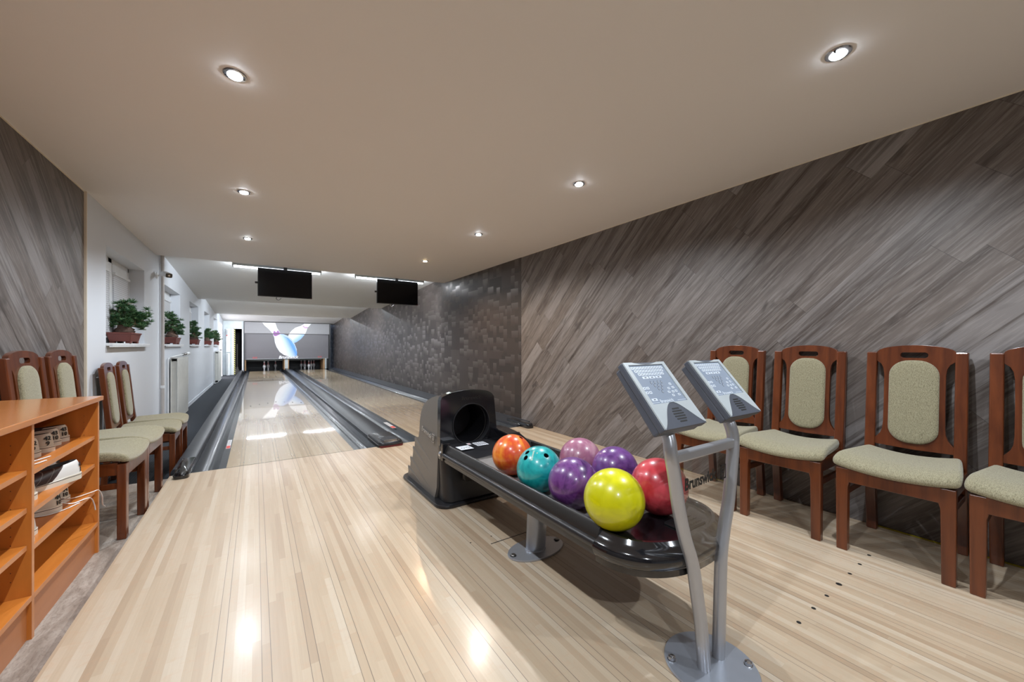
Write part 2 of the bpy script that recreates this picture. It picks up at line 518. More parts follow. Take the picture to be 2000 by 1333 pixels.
def shoemat(name, light):
    n = N(name); v, x, y, z = n.coord()
    t = n.math('ADD', x, n.math('MULTIPLY', z, 1.0))
    d = n.math('GREATER_THAN', t, .150)
    c = n.mix(d, light, (.035, .018, .018))
    for k in range(3):
        s = n.math('LESS_THAN', n.math('ABSOLUTE', n.math('SUBTRACT', n.math('ADD', x, n.math('MULTIPLY', z, .8)), .13+.035*k)), .0012)
        c = n.mix(n.math('MULTIPLY', n.math('MULTIPLY', s, d), .6), c, (.3, .26, .24))
    n.set(Base_Color=c, Roughness=.42)
    return n.m
M_shoeA = shoemat('two_tone_shoe_white', (.70, .69, .67))
M_shoeB = shoemat('two_tone_shoe_cream', (.56, .49, .40))
def solemat():
    n = N('sole_with_line'); v, x, y, z = n.coord()
    d = n.math('LESS_THAN', n.math('ABSOLUTE', n.math('SUBTRACT', z, .020)), .0013)
    n.set(Base_Color=n.mix(d, (.66, .61, .52), (.02, .016, .016)), Roughness=.5)
    return n.m
M_soleL = solemat()

def ballmat(name, cols, seed, sc=4.2, rough=.16):
    n = N(name); v, x, y, z = n.coord()
    vv = n.n('ShaderNodeVectorMath', operation='ADD'); n.l(v, vv.inputs[0]); vv.inputs[1].default_value = (seed, seed*.7, -seed)
    f = n.noise(vv.outputs[0], sc, 3.5, .5, 2.4)
    g = n.noise(vv.outputs[0], sc*2.2, 2, .5, 4.0)
    k = n.math('FRACT', n.math('MULTIPLY', n.math('ADD', f, n.math('MULTIPLY', g, .25)), 2.2))
    c = n.ramp(k, [(0, cols[0]), (.35, cols[1]), (.7, cols[2]), (1, cols[0])])
    n.set(Base_Color=c, Roughness=rough+.14)
    n.p.inputs['Coat Weight'].default_value = .6; n.p.inputs['Coat Roughness'].default_value = .10
    return n.m

def acrylic():
    n = N('clear_acrylic')
    tr = n.n('ShaderNodeBsdfTransparent'); tr.inputs[0].default_value = (.94, .94, .94, 1)
    gl = n.n('ShaderNodeBsdfGlossy'); gl.inputs['Roughness'].default_value = .03; gl.inputs[0].default_value = (.9, .9, .9, 1)
    mx = n.n('ShaderNodeMixShader'); mx.inputs[0].default_value = .10
    n.l(tr.outputs[0], mx.inputs[1]); n.l(gl.outputs[0], mx.inputs[2]); n.l(mx.outputs[0], n.out.inputs[0])
    n.t.nodes.remove(n.p)
    return n.m
M_acr = acrylic()

def blinds():
    n = N('venetian_blind'); v, x, y, z = n.coord()
    s = n.math('FRACT', n.math('DIVIDE', z, .022))
    c = n.ramp(s, [(0, (.30, .31, .34)), (.25, (.62, .63, .66)), (.9, (.70, .71, .74))])
    n.set(Base_Color=c, Roughness=.5); n.bump(s, .5, .005)
    return n.m
M_blind = blinds()
def hazard():
    n = N('hazard_stripe'); v, x, y, z = n.coord()
    s = n.math('GREATER_THAN', n.math('FRACT', n.math('DIVIDE', n.math('ADD', z, x), .09)), .5)
    n.set(Base_Color=n.mix(s, (.02, .02, .02), (.62, .58, .16)), Roughness=.5)
    return n.m
M_haz = hazard()
def daylight():
    n = N('daylit_door_pane'); v, x, y, z = n.coord()
    n.set(Base_Color=(.8, .8, .82), Roughness=.5)
    n.p.inputs['Emission Color'].default_value = (.95, .93, 1, 1); n.p.inputs['Emission Strength'].default_value = 3.0
    return n.m
M_day = daylight()
def metalbed():
    n = N('worn_tray_bed'); v, x, y, z = n.coord()
    f = n.noise(v, 14, 5, .7)
    n.set(Base_Color=n.mix(f, (.10, .095, .095), (.24, .225, .22)), Roughness=.5, Metallic=.3)
    return n.m
M_bed = metalbed()

# ================================================================== LIGHTS (fluorescents; spots sit in their lamp builder)
def area(name, loc, size, sy, power, col, rot=(0, 0, 0), parent=None):
    d = bpy.data.lights.new(name, 'AREA'); d.shape = 'RECTANGLE'; d.size = size; d.size_y = sy
    d.energy = power; d.color = col
    o = bpy.data.objects.new(name, d); COL.objects.link(o); o.location = loc; o.rotation_euler = rot
    if parent is not None: o.parent = parent
    return o

# ================================================================== ROOM SHELL
YB, YE = -3.6, 19.9       # wall behind the camera, wall at the pin end
XL, XR = -1.13, 3.08
CH = 2.306
CZ = -.15                 # lower carpeted walkway
st = lambda name, bm, m, **k: O(name, bm, m, kind='structure', **k)

b = BM(); box(b, -.59, XR, YB, 4.18, -.20, 0); st('floor', b, M_app)
b = BM(); box(b, XL-.02, -.592, YB, 4.22, -.20, -.03); st('floor.001', b, M_vinyl)
b = BM(); box(b, XL-.4, XR+.2, 4.225, 22.3, -.30, -.20); box(b, XL-.3, -.44, YE, YE+1.7, -.20, CZ); st('floor.002', b, M_void)
b = BM(); box(b, XL+.002, -.592, 4.225, YE-.005, -.20, CZ)
tag(O('carpet', b, M_carpet), 'dark blue grey ribbed carpet of the walkway along the white window wall', 'carpet')

# right wall: wallpaper far, laminate near
b = BM(); box(b, XR, XR+.2, 4.376, 22.3, -.2, 2.7); st('wall_right', b, M_paper)
b = BM(); box(b, XR-.006, XR+.2, YB-.2, 4.376, -.2, 2.5); st('wall_right.001', b, M_clad)
b = BM(); box(b, XR-.009, XR-.006, YB, 4.376, CH-.006, CH); st('trim_1', b, M_trim)
b = BM(); box(b, XR-.014, XR-.006, -1.2, .72, 0, .006); st('trim_2', b, M_ygreen)
# wall behind the camera
b = BM(); box(b, XL-.3, XR+.2, YB-.2, YB, -.2, 2.5); st('wall_front', b, M_white)

# left wall with window niches
WIN = [(4.93, 6.36), (7.56, 9.02), (10.19, 11.62), (12.86, 14.25), (15.55, 16.95)]
Z0, Z1 = 1.07, 1.985
DOORL = (17.75, 19.35)
b = BM()
ND = .145
box(b, XL-ND-.04, XL, 4.45, DOORL[0], -.2, Z0)
box(b, XL-ND-.04, XL, 4.45, YE+.1, Z1, 2.75)
ys = [4.45]+[v for wv in WIN for v in wv]+[DOORL[0]]
for i in range(0, len(ys), 2): box(b, XL-ND-.04, XL, ys[i], ys[i+1], Z0, Z1)
box(b, XL-ND-.04, XL, DOORL[1], YE+.1, -.2, Z1)
st('wall_left', b, M_white)
b = BM(); box(b, XL-.36, XL-.012, YB-.2, 4.45, -.2, 2.5); st('wall_left.001', b, M_clad)
b = BM(); box(b, XL-.012, XL+.004, 4.44, 4.452, -.03, CH); st('trim_3', b, M_trim)
b = BM(); box(b, XL-.012, XL-.008, YB, 4.44, CH-.007, CH); st('trim_4', b, M_trim)
b = BM(); box(b, XL, XL+.012, 8.9, 15.3, CZ, CZ+.07); st('baseboard_left', b, M_white)

# ceiling: flat soffit then three saw-tooth bays
S = [(7.02, 2.42, 11.61, 2.174), (11.61, 2.40, 16.1, 2.147), (16.1, 2.34, YE+.4, 2.085)]
prof = [(YB-.2, CH), (7.02, CH)]
for y0, z0, y1, z1 in S: prof += [(y0, z0), ((y0*2+y1)/3, z0-(z0-z1)*.30), (y1, z1)]
prof += [(YE+.4, 2.9), (YB-.2, 2.9)]
b = BM(); prism(b, prof[:2]+[(7.02, 2.9), (YB-.2, 2.9)], lambda p, q, t: (t, p, q), XL-.4, XR+.2); st('ceiling', b, M_ceil)
b = BM(); prism(b, prof[2:-1]+[(7.02, 2.9)], lambda p, q, t: (t, p, q), XL-.4, XR+.2); st('ceiling.001', b, M_ceilw)

# ------------------------------------------------------------------ windows + sills + blinds
for i, (y0, y1) in enumerate(WIN):
    b = BM()
    xo = XL-ND-.04
    fr = .05
    for (ya, yb, za, zb) in ((y0, y1, Z1-fr, Z1), (y0, y1, Z0+.03, Z0+.03+fr), (y0, y0+fr, Z0+.03, Z1), (y1-fr, y1, Z0+.03, Z1), ((y0+y1)/2-.06, (y0+y1)/2+.06, Z0+.03, Z1)):
        box(b, xo-.02, xo+.05, ya, yb, za, zb)
    for ya, yb in ((y0+fr, (y0+y1)/2-.06), ((y0+y1)/2+.06, y1-fr)):
        box(b, xo-.01, xo+.058, ya, yb, Z1-.135, Z1-fr); box(b, xo-.01, xo+.058, ya, yb, Z0+.07, Z0+.11)
        box(b, xo-.01, xo+.051, ya, ya+.05, Z0+.11, Z1-.13); box(b, xo-.01, xo+.051, yb-.05, yb, Z0+.11, Z1-.13)
    win = st('window_%d' % (i+1), b, M_pvc, bevel=.004)
    b = BM(); box(b, xo-.012, xo-.006, y0+fr, y1-fr, Z0+.05, Z1-fr)
    O('window_pane', b, simple('night_pane', (.05, .06, .08), .05) if i == 0 else bpy.data.materials['night_pane'], win)
    ym = (y0+y1)/2
    for ya, yb in ((y0+.07, ym-.08), (ym+.08, y1-.07)):
        b = BM(); box(b, xo+.052, xo+.062, ya, yb, Z0+.10, Z1-.16)
        bl = O('venetian_blind', b, M_blind, win)
        b = BM(); box(b, xo+.05, xo+.075, ya-.01, yb+.01, Z1-.16, Z1-.135); box(b, xo+.05, xo+.072, ya, yb, Z0+.085, Z0+.10)
        O('blind_rail', b, M_pvc, bl)
        b = BM()
        for k in range(38): box(b, xo+.062, xo+.068, yb-.012, yb+.004, Z0+.11+k*.0168, Z0+.119+k*.0168)
        O('ladder_tape', b, M_pvc, bl)
    b = BM(); box(b, xo+.03, XL+.045, y0-.0, y1+.05, Z0, Z0+.026); box(b, XL+.02, XL+.045, y0-.0, y1+.05, Z0-.012, Z0)
    O('window_sill', b, M_pvc, win, bevel=.004)

# ------------------------------------------------------------------ daylit door in the left wall, far end
b = BM()
box(b, XL-.05, XL-.0, DOORL[0], DOORL[0]+.06, CZ, 1.985); box(b, XL-.05, XL, DOORL[1]-.06, DOORL[1], CZ, 1.985)
box(b, XL-.05, XL, DOORL[0], DOORL[1], 1.93, 1.985)
d1 = st('door_1', b, M_pvc)
b = BM(); box(b, XL-.045, XL-.03, DOORL[0]+.06, DOORL[1]-.06, CZ+.02, 1.93); O('door_pane', b, M_day, d1)
b = BM(); box(b, XL-.36, XL-.30, 4.46, YE+.1, -.2, 2.7); st('wall_left_leak_block', b, M_white)  # unseen plate outside the windows, added to stop outside light leaking in

# ------------------------------------------------------------------ far wall with dark doorway
DX0, DX1, DZ1 = -.80, -.475, 1.79
b = BM()
box(b, XL-.3, DX0, YE, YE+.12, -.2, 2.3); box(b, DX1, -.42, YE, YE+.12, -.2, 2.3); box(b, DX0, DX1, YE, YE+.12, DZ1, 2.3)
st('wall_back', b, M_backw)
b = BM(); box(b, XL-.3, -.44, YE+1.7, YE+1.8, -.2, 2.3); box(b, -.50, -.44, YE+.12, YE+1.7, -.2, 2.3); box(b, XL-.3, XL-.2, YE+.12, YE+1.7, -.2, 2.3)
box(b, XL-.3, -.44, YE+.12, YE+1.8, 2.2, 2.3)
st('wall_back.001', b, M_void)
b = BM()
box(b, DX0-.03, DX0+.03, YE-.02, YE+.10, CZ, DZ1+.03); box(b, DX1-.02, DX1+.03, YE-.02, YE+.10, CZ, DZ1+.03); box(b, DX0, DX1, YE-.02, YE+.10, DZ1, DZ1+.03)
d2 = st('door_2', b, M_pvc)
b = BM(); box(b, DX0+.03, DX0+.075, YE-.024, YE-.02, CZ, DZ1); O('hazard_tape', b, M_haz, d2)
b = BM(); box(b, DX0-.025, DX0-.02+.03, YE-.46, YE-.02, CZ+.01, DZ1-.02)
bb = T('machine_cart', 'dim grey machine part standing in the dark doorway beside the lane unit', 'machine', (-.68, YE+.5, CZ))
b2 = BM(); box(b2, -.07, .07, -.1, .1, .0, .22); lathe(b2, [(.0, .22), (.06, .22), (.05, .30), (.0, .32)], 16); O('motor_block', b2, M_hood, bb, bevel=.01)
b2 = BM(); tube(b2, [(0, 0, .25), (0, 0, 1.3)], .022); O('post', b2, M_hood, bb)
b.free()
el = T('fuse_box', 'pale electrical cabinet on the far wall left of the dark doorway', 'electrical cabinet', (-.96, YE, .80))
b = BM(); box(b, -.075, .075, -.14, 0, 0, .98); O('cabinet_body', b, M_backw, el, bevel=.006)
b = BM(); box(b, -.065, .065, -.15, -.14, .02, .96); O('cabinet_door', b, M_pvc, el, bevel=.003)
b = BM(); box(b, -.055, -.02, -.17, -.15, .72, .93); O('label_strip', b, M_fix, el)
b = BM(); lathe(b, [(.0, 0), (.022, 0), (.022, .03), (0, .03)], 12, M=Matrix.Translation((-.04, -.15, .70)) @ Matrix.Rotation(PI/2, 4, 'X')); O('switch_knob', b, M_red, el)
lb = T('utility_cabinet', 'narrow pale cabinet standing on the carpet under the electrical cabinet', 'cabinet', (-.96, YE, CZ))
b = BM(); box(b, -.06, .06, -.2, 0, 0, .93); O('cabinet_body', b, M_backw, lb, bevel=.005)
b = BM(); box(b, -.05, .0, -.206, -.2, .03, .9); O('cabinet_door', b, M_fix, lb)

# ================================================================== LANES
def extr_y(bm, prof, y0, y1):
    prism(bm, prof, lambda p, q, t: (p, t, q), y0, y1)
LY0, LY1 = 4.185, 19.35
def gutter_prof(xa, xb, lane_side):
    """channel between xa<xb; lane_side 'l' when the lane is on the left"""
    fl = .055
    if lane_side == 'l': c0, c1, f = xa+fl, xb, (xa, xa+fl)
    else: c0, c1, f = xa, xb-fl, (xb-fl, xb)
    n = 12; pts = []
    for k in range(n+1):
        t = k/n
        pts.append((c0+(c1-c0)*t, -.004-.078*math.sin(PI*t)**.8))
    top = ([(f[0], -.004)] if lane_side == 'l' else [])+pts+([(f[1], -.004)] if lane_side == 'r' else [])
    return top+[(xb, -.11), (xa, -.11)]
def lane(name, x0, x1, gl, gr, label, arrows):
    t = T(name, label, 'bowling lane', ((x0+x1)/2, LY0, 0), group=None)
    cx = (x0+x1)/2
    def P(name, b, m, fn=O, **k):
        for v in b.verts: v.co -= Vector((cx, LY0, 0))
        return fn(name, b, m, t, **k)
    b = BM(); box(b, x0, x1, LY0, LY1, -.10, 0)
    s = O('lane_surface', b, M_lane)          # world coordinates keep the board layout
    s.parent = t; s.matrix_parent_inverse = Matrix.Translation(-Vector(t.location))
    b = BM(); box(b, x0, x1, LY1, 21.5, -.10, -.001); P('pin_deck', b, M_deck)
    b = BM(); extr_y(b, gutter_prof(gl, x0, 'r'), LY0, 21.2); P('gutter', b, M_gutter, smooth=True)
    b = BM(); extr_y(b, gutter_prof(x1, gr, 'l'), LY0, 21.2); P('gutter', b, M_gutter, smooth=True)
    # arrows, dots, far marks
    b = BM()
    for k, yy in enumerate(arrows):
        ax = x0+.138+k*.131
        M = Matrix.Translation((ax, yy, .0006))
        vs = [b.verts.new(M @ Vector(p)) for p in ((-.011, -.06, 0), (.011, -.06, 0), (0, .07, 0))]; b.faces.new(vs)
    P('aiming_arrow', b, M_print, OS)
    b = BM()
    for px, yy in ((.29, 15.7), (.41, 14.35), (.665, 14.35), (.80, 15.7)):
        box(b, x0+px-.01, x0+px+.01, yy-.22, yy+.22, 0, .0006)
    P('distance_mark', b, M_print, OS)
    b = BM()
    for k in range(7): 
        p = circ(x0+.123+k*.1345, 4.27 if 0 else 4.30, .006, 10)
        prism(b, p, lambda a, c, tt: (a, c, tt), 0, .0006)
    P('foul_line_dot', b, M_print, OS)
    b = BM(); box(b, x0, x1, LY0-.003, LY0+.003, 0, .0006); P('foul_line', b, M_print)
    return t
L1 = lane('bowling_lane', -.217, .838, -.45, 1.07, 'left bowling lane, its pale maple boards mirroring the ceiling lights', [8.25, 8.38, 8.5, 8.62, 8.5, 8.38, 8.25])
L2 = lane('bowling_lane', 1.572, 2.62, 1.335, 2.855, 'right bowling lane beside the dark patterned wall', [8.25, 8.38, 8.5, 8.62, 8.5, 8.38, 8.25])

def sticker(name, x0, x1, y0, y1, z, parent_label, red):
    t = T(name, parent_label, 'sticker', ((x0+x1)/2, (y0+y1)/2, z))
    hx, hy = (x1-x0)/2, (y1-y0)/2
    b = BM(); box(b, -hx, hx, -hy, hy, 0, .001); O('paper', b, M_paperw, t)
    b = BM(); box(b, -hx*.9, hx*.9, -hy*.95, -hy*.4, .001, .0015); O('red_field', b, M_red, t)
    b = BM()
    for k in range(4): box(b, -hx*.7+k*hx*.36, -hx*.6+k*hx*.36, -hy*.3, hy*.85, .001, .0015)
    O('print_lines', b, M_keyd, t)
sticker('warning_sticker', 1.478, 1.528, 5.02, 5.46, -.003, 'white and red sticker on the channel edge left of the right lane', 0)
sticker('warning_sticker', -.262, -.226, 4.98, 5.42, -.003, 'white and red warning sticker on the channel edge left of the left lane', 0)

# cappings
def cap_nose(bm, x0, x1, y0, h):
    """rounded raised end piece of a capping, nose towards -Y"""
    w = (x1-x0)/2; cx = (x0+x1)/2
    n = 10
    outl = [(x1, y0+.5)]+[(cx+w*math.cos(a)**.5 if math.cos(a) > 0 else cx-w*abs(math.cos(a))**.5, y0+.05-.05*math.sin(a)) for a in [PI*k/n for k in range(n+1)]]+[(x0, y0+.5)]
    def ring(s, z, yo=0): return [bm.verts.new((cx+(p[0]-cx)*s, y0+.5+(p[1]-y0-.5)*s2+yo, z)) for p in outl for s2 in [1-(1-s)*.25]]
    R = [ring(1, -.005), ring(1, h*.45), ring(.93, h*.5), ring(.90, h*.85), ring(.82, h)]
    m = len(outl)
    for a, c in zip(R, R[1:]):
        for i in range(m-1): bm.faces.new((a[i], a[i+1], c[i+1], c[i]))
    bm.faces.new(R[-1])
    bm.faces.new([r[0] for r in R]+[r[-1] for r in reversed(R)])
cp = T('lane_capping', 'wide dark capping between the two lanes with a rounded nose at the foul line', 'lane divider', (1.2, 4.1, 0))
b = BM(); extr_y(b, [(-.132, -.005), (-.126, .030), (-.105, .042), (0, .047), (.105, .042), (.126, .030), (.132, -.005)], .35, 15.65); O('capping_strip', b, M_cap, cp, smooth=True, angle=50)
b = BM(); cap_nose(b, -.136, .136, 0, .056); O('end_cap', b, M_black, cp, smooth=True, angle=50)
b = BM(); prism(b, [(-.09, .13), (-.075, .03), (.075, .03), (.09, .13), (.07, .22), (-.07, .22)], lambda p, q, t: (p, q, t), .045, .066); O('raised_badge', b, M_cap, cp, bevel=.01)
b = BM(); prism(b, [(-.135, .05), (-.11, -.012), (.11, -.012), (.135, .05)], lambda p, q, t: (p, q, t), 0, .015); O('red_rim', b, simple('dark_red_rim', (.10, .008, .008), .4), cp)
cl = T('lane_capping', 'narrow grey capping on the carpet side of the left lane', 'lane divider', (-.505, 4.03, 0))
b = BM(); extr_y(b, [(-.085, -.15), (-.085, .02), (-.07, .042), (.03, .045), (.05, .03), (.054, -.01)], .18, 15.7); O('capping_strip', b, M_cap, cl, smooth=True, angle=50)
b = BM(); cap_nose(b, -.052, .052, 0, .055); O('end_cap', b, M_blackg, cl, smooth=True, angle=50)
cr = T('lane_capping', 'grey capping running along the foot of the patterned wall', 'lane divider', (2.965, 4.0, 0))
b = BM(); extr_y(b, [(-.11, -.005), (-.105, .018), (-.08, .026), (.06, .032), (.085, .05), (.113, .055), (.113, -.005)], .18, 15.8); O('capping_strip', b, M_cap, cr, smooth=True, angle=50)
b = BM(); cap_nose(b, -.055, .055, .0, .06); O('end_cap', b, M_blackg, cr, smooth=True, angle=50)

# approach dots row, floor hatch line
b = BM()
for x in (2.605, 2.46, 2.319, 2.176, 2.032, 1.89, 1.746):
    r = .0115 if abs(x-2.176) < .01 else .008
    prism(b, circ(x, .62, r, 14), lambda p, q, t: (p, q, t), 0, .0007)
for x in (1.1, .97): prism(b, circ(x, 1.86, .004, 10), lambda p, q, t: (p, q, t), 0, .0007)
st('trim_5', b, M_print)
b = BM(); box(b, 1.055, 1.46, 1.785, 1.7905, 0, .0006); st('trim_6', b, M_print)

# ================================================================== MASKING UNIT, PIT, PINS
YM = 19.9
mk = T('masking_unit', 'wide grey masking unit above the pins, printed with two bowling pins', 'masking unit', (0, YM, 0))
def PM(name, b, m, fn=O, **k):
    for v in b.verts: v.co -= Vector((0, YM, 0))
    return fn(name, b, m, mk, **k)
b = BM(); box(b, -.406, 2.845, YM-.02, YM+.06, .485, 1.615); lower = PM('lower_panel', b, M_maskg)
b = BM(); box(b, -.406, 2.858, YM-.14, YM-.10, 1.615, 2.09); box(b, -.406, 2.858, YM-.10, YM-.02, 1.60, 1.63); upper = PM('upper_panel', b, M_masku)
b = BM(); box(b, -.43, -.406, YM-.10, YM+.1, CZ, 2.1); box(b, 2.86, 2.92, YM-.10, YM+.1, 0, 2.1); PM('side_frame', b, M_black, fn=OS)
b = BM(); box(b, -.406, 2.845, YM-.024, YM-.02, .485, .497); PM('bottom_trim', b, M_fix)
P1 = [(0.23, 2.075), (0.707, 2.075), (0.776, 1.84), (0.905, 1.611), (1.058, 1.491), (1.224, 1.383), (1.368, 1.218), (1.489, 0.996), (1.55, 0.773), (1.538, 0.626), (1.416, 0.575), (1.224, 0.589), (1.034, 0.668), (0.87, 0.806), (0.753, 1.025), (0.695, 1.215), (0.672, 1.431), (0.603, 1.62), (0.455, 1.805), (0.297, 1.962)]
P2 = [(1.833, 2.075), (2.108, 2.075), (1.957, 1.898), (1.907, 1.728), (1.833, 1.557), (1.709, 1.387), (1.538, 1.246), (1.416, 1.19), (1.32, 1.314), (1.2, 1.465), (1.224, 1.603), (1.32, 1.743), (1.465, 1.885), (1.684, 1.975)]
def clipz(poly, z, keep_above):
    out = []
    n = len(poly)
    for i in range(n):
        a, c = poly[i], poly[(i+1) % n]
        ia = (a[1] >= z) == keep_above; ic = (c[1] >= z) == keep_above
        if ia: out.append(a)
        if ia != ic:
            t = (z-a[1])/(c[1]-a[1]); out.append((a[0]+t*(c[0]-a[0]), z))
    return out
def art(poly, y0, th, m, par, name):
    b = BM(); plate(b, poly, [], lambda p, q, t: (p, t-YM, q), y0-th, y0)
    return O(name, b, m, par)
YU, YL = YM-.14, YM-.02
art(clipz(P2, 1.62, True), YU, .002, M_artw, upper, 'pin_graphic')
art(clipz(P2, 1.61, False), YL, .002, M_artb2, lower, 'pin_graphic')
art(clipz(P1, 1.62, True), YU, .004, M_artw, upper, 'pin_graphic')
art(clipz(P1, 1.61, False), YL, .004, M_artb, lower, 'pin_graphic')
art([(.62, 1.62), (.655, 1.74), (.74, 1.66), (.80, 1.76), (.87, 1.66), (.90, 1.62)], YU, .006, M_artp, upper, 'neck_stripe')
art([(.61, 1.61), (.90, 1.61), (.84, 1.56), (.74, 1.50), (.675, 1.50), (.64, 1.55)], YL, .006, M_artp, lower, 'neck_stripe')
art([(1.74, 1.98), (1.83, 1.87), (1.93, 1.86), (1.96, 1.90), (1.97, 1.94), (1.85, 1.93), (1.80, 1.99)], YU, .004, simple('art_pink', (.55, .35, .52), .5), upper, 'neck_stripe')
art([(.90, 1.60), (1.02, 1.515), (1.20, 1.42), (1.34, 1.27), (1.46, 1.06), (1.53, .80), (1.535, .92), (1.46, 1.14), (1.34, 1.36), (1.2, 1.5), (1.05, 1.58), (.96, 1.61)], YL, .007, simple('art_light_blue', (.42, .55, .88), .5), lower, 'edge_highlight')
b = BM(); add_text(b, 'Brunswick', .175, (.83, -.028, .510), (1, 0, 0), (0, 0, 1), .002, .004, shear=.25, sx=1.02); O('lettering', b, M_artw, lower)
for cx in (-.04, 2.475):
    b = BM()
    for dx in (-.046, .046):
        plate(b, circ(cx+dx, .558, .036, 20), [circ(cx+dx, .558, .026, 20)], lambda p, q, t: (p, t, q), -.026, -.020)
        box(b, cx+dx-.008, cx+dx+.008, -.026, -.02, .550, .566)
    OS('lane_number_ring', b, M_red, lower)
# the machine pit behind
pit = T('pinsetter', 'black pinsetter housing with tan kickback posts behind the pins', 'pinsetter', (0, YM, 0))
b = BM(); box(b, -.40, 2.86, 1.75, 1.85, -.1, 2.0); box(b, -.43, -.40, .1, 1.85, 0, 2.0); box(b, 2.70, 2.86, .1, 1.85, 0, .6)
box(b, -.43, 2.86, .1, 1.85, .62, .66); O('housing', b, M_void, pit)
b = BM(); box(b, 1.075, 1.195, .06, 1.2, .05, .5); O('centre_post', b, M_fix, pit)
b = BM(); box(b, 1.045, 1.075, .05, 1.3, 0, .49); box(b, 1.195, 1.23, .05, 1.3, 0, .49); box(b, 2.64, 2.69, .05, 1.3, 0, .49); box(b, -.40, -.355, .05, 1.3, 0, .49); OS('kickback_board', b, M_tan, pit)
b = BM(); box(b, 2.70, 2.76, -.02, .04, 0, .49); box(b, -.355, 1.02, .5, .52, .40, .44); box(b, 1.25, 2.60, .5, .52, .40, .44); OS('sweep_bar', b, M_fix, pit)

PP = [(0, 0), (.0255, .0), (.0286, .019), (.0362, .057), (.0455, .0857), (.0575, .1143), (.0605, .135), (.0575, .165), (.0455, .2), (.031, .2385), (.0240, .2535), (.0229, .2754), (.0247, .3015), (.0322, .343), (.029, .365), (.017, .378), (0, .381)]
def make_pin(label, group, loc):
    t = T('bowling_pin', label, 'bowling pin', loc, group=group)
    b = BM(); lathe(b, PP, 20); O('pin_body', b, M_pinw, t, smooth=True, angle=80)
    b = BM(); lathe(b, [(.0262, .247), (.0256, .258), (.0250, .266)], 20); lathe(b, [(.0250, .280), (.0262, .292), (.0275, .305)], 20); lathe(b, [(.041, .214), (.036, .229)], 20); O('neck_ring', b, M_pinr, t, smooth=True)
    return t
pin0 = None
HY = 20.50
def pin(cx, dx, row, label, group):
    global pin0
    loc = (cx+dx, HY+row*.264, 0)
    if pin0 is None: pin0 = make_pin(label, group, loc)
    else: dup(pin0, loc, label=label, group=group)
for dx, row, s in ((0, 0, 'foremost, left one'), (.152, 1, 'middle one'), (.457, 3, 'rearmost, right one')):
    pin(.31, dx, row, 'red-ringed white bowling pin on the left lane, %s of the three' % s, 'pins standing on the left lane')
for dx, row, s in ((-.27, 2, 'leftmost of the rack'), (-.14, 1, 'second from the left, in front'), (-.125, 3, 'half hidden behind the second from the left'), (.0, 0, 'headpin in the middle'), (.13, 1, 'second from the right'), (.27, 2, 'rightmost of the rack')):
    pin(2.085, dx, row, 'red-ringed white bowling pin on the right lane, %s' % s, 'pins standing on the right lane')

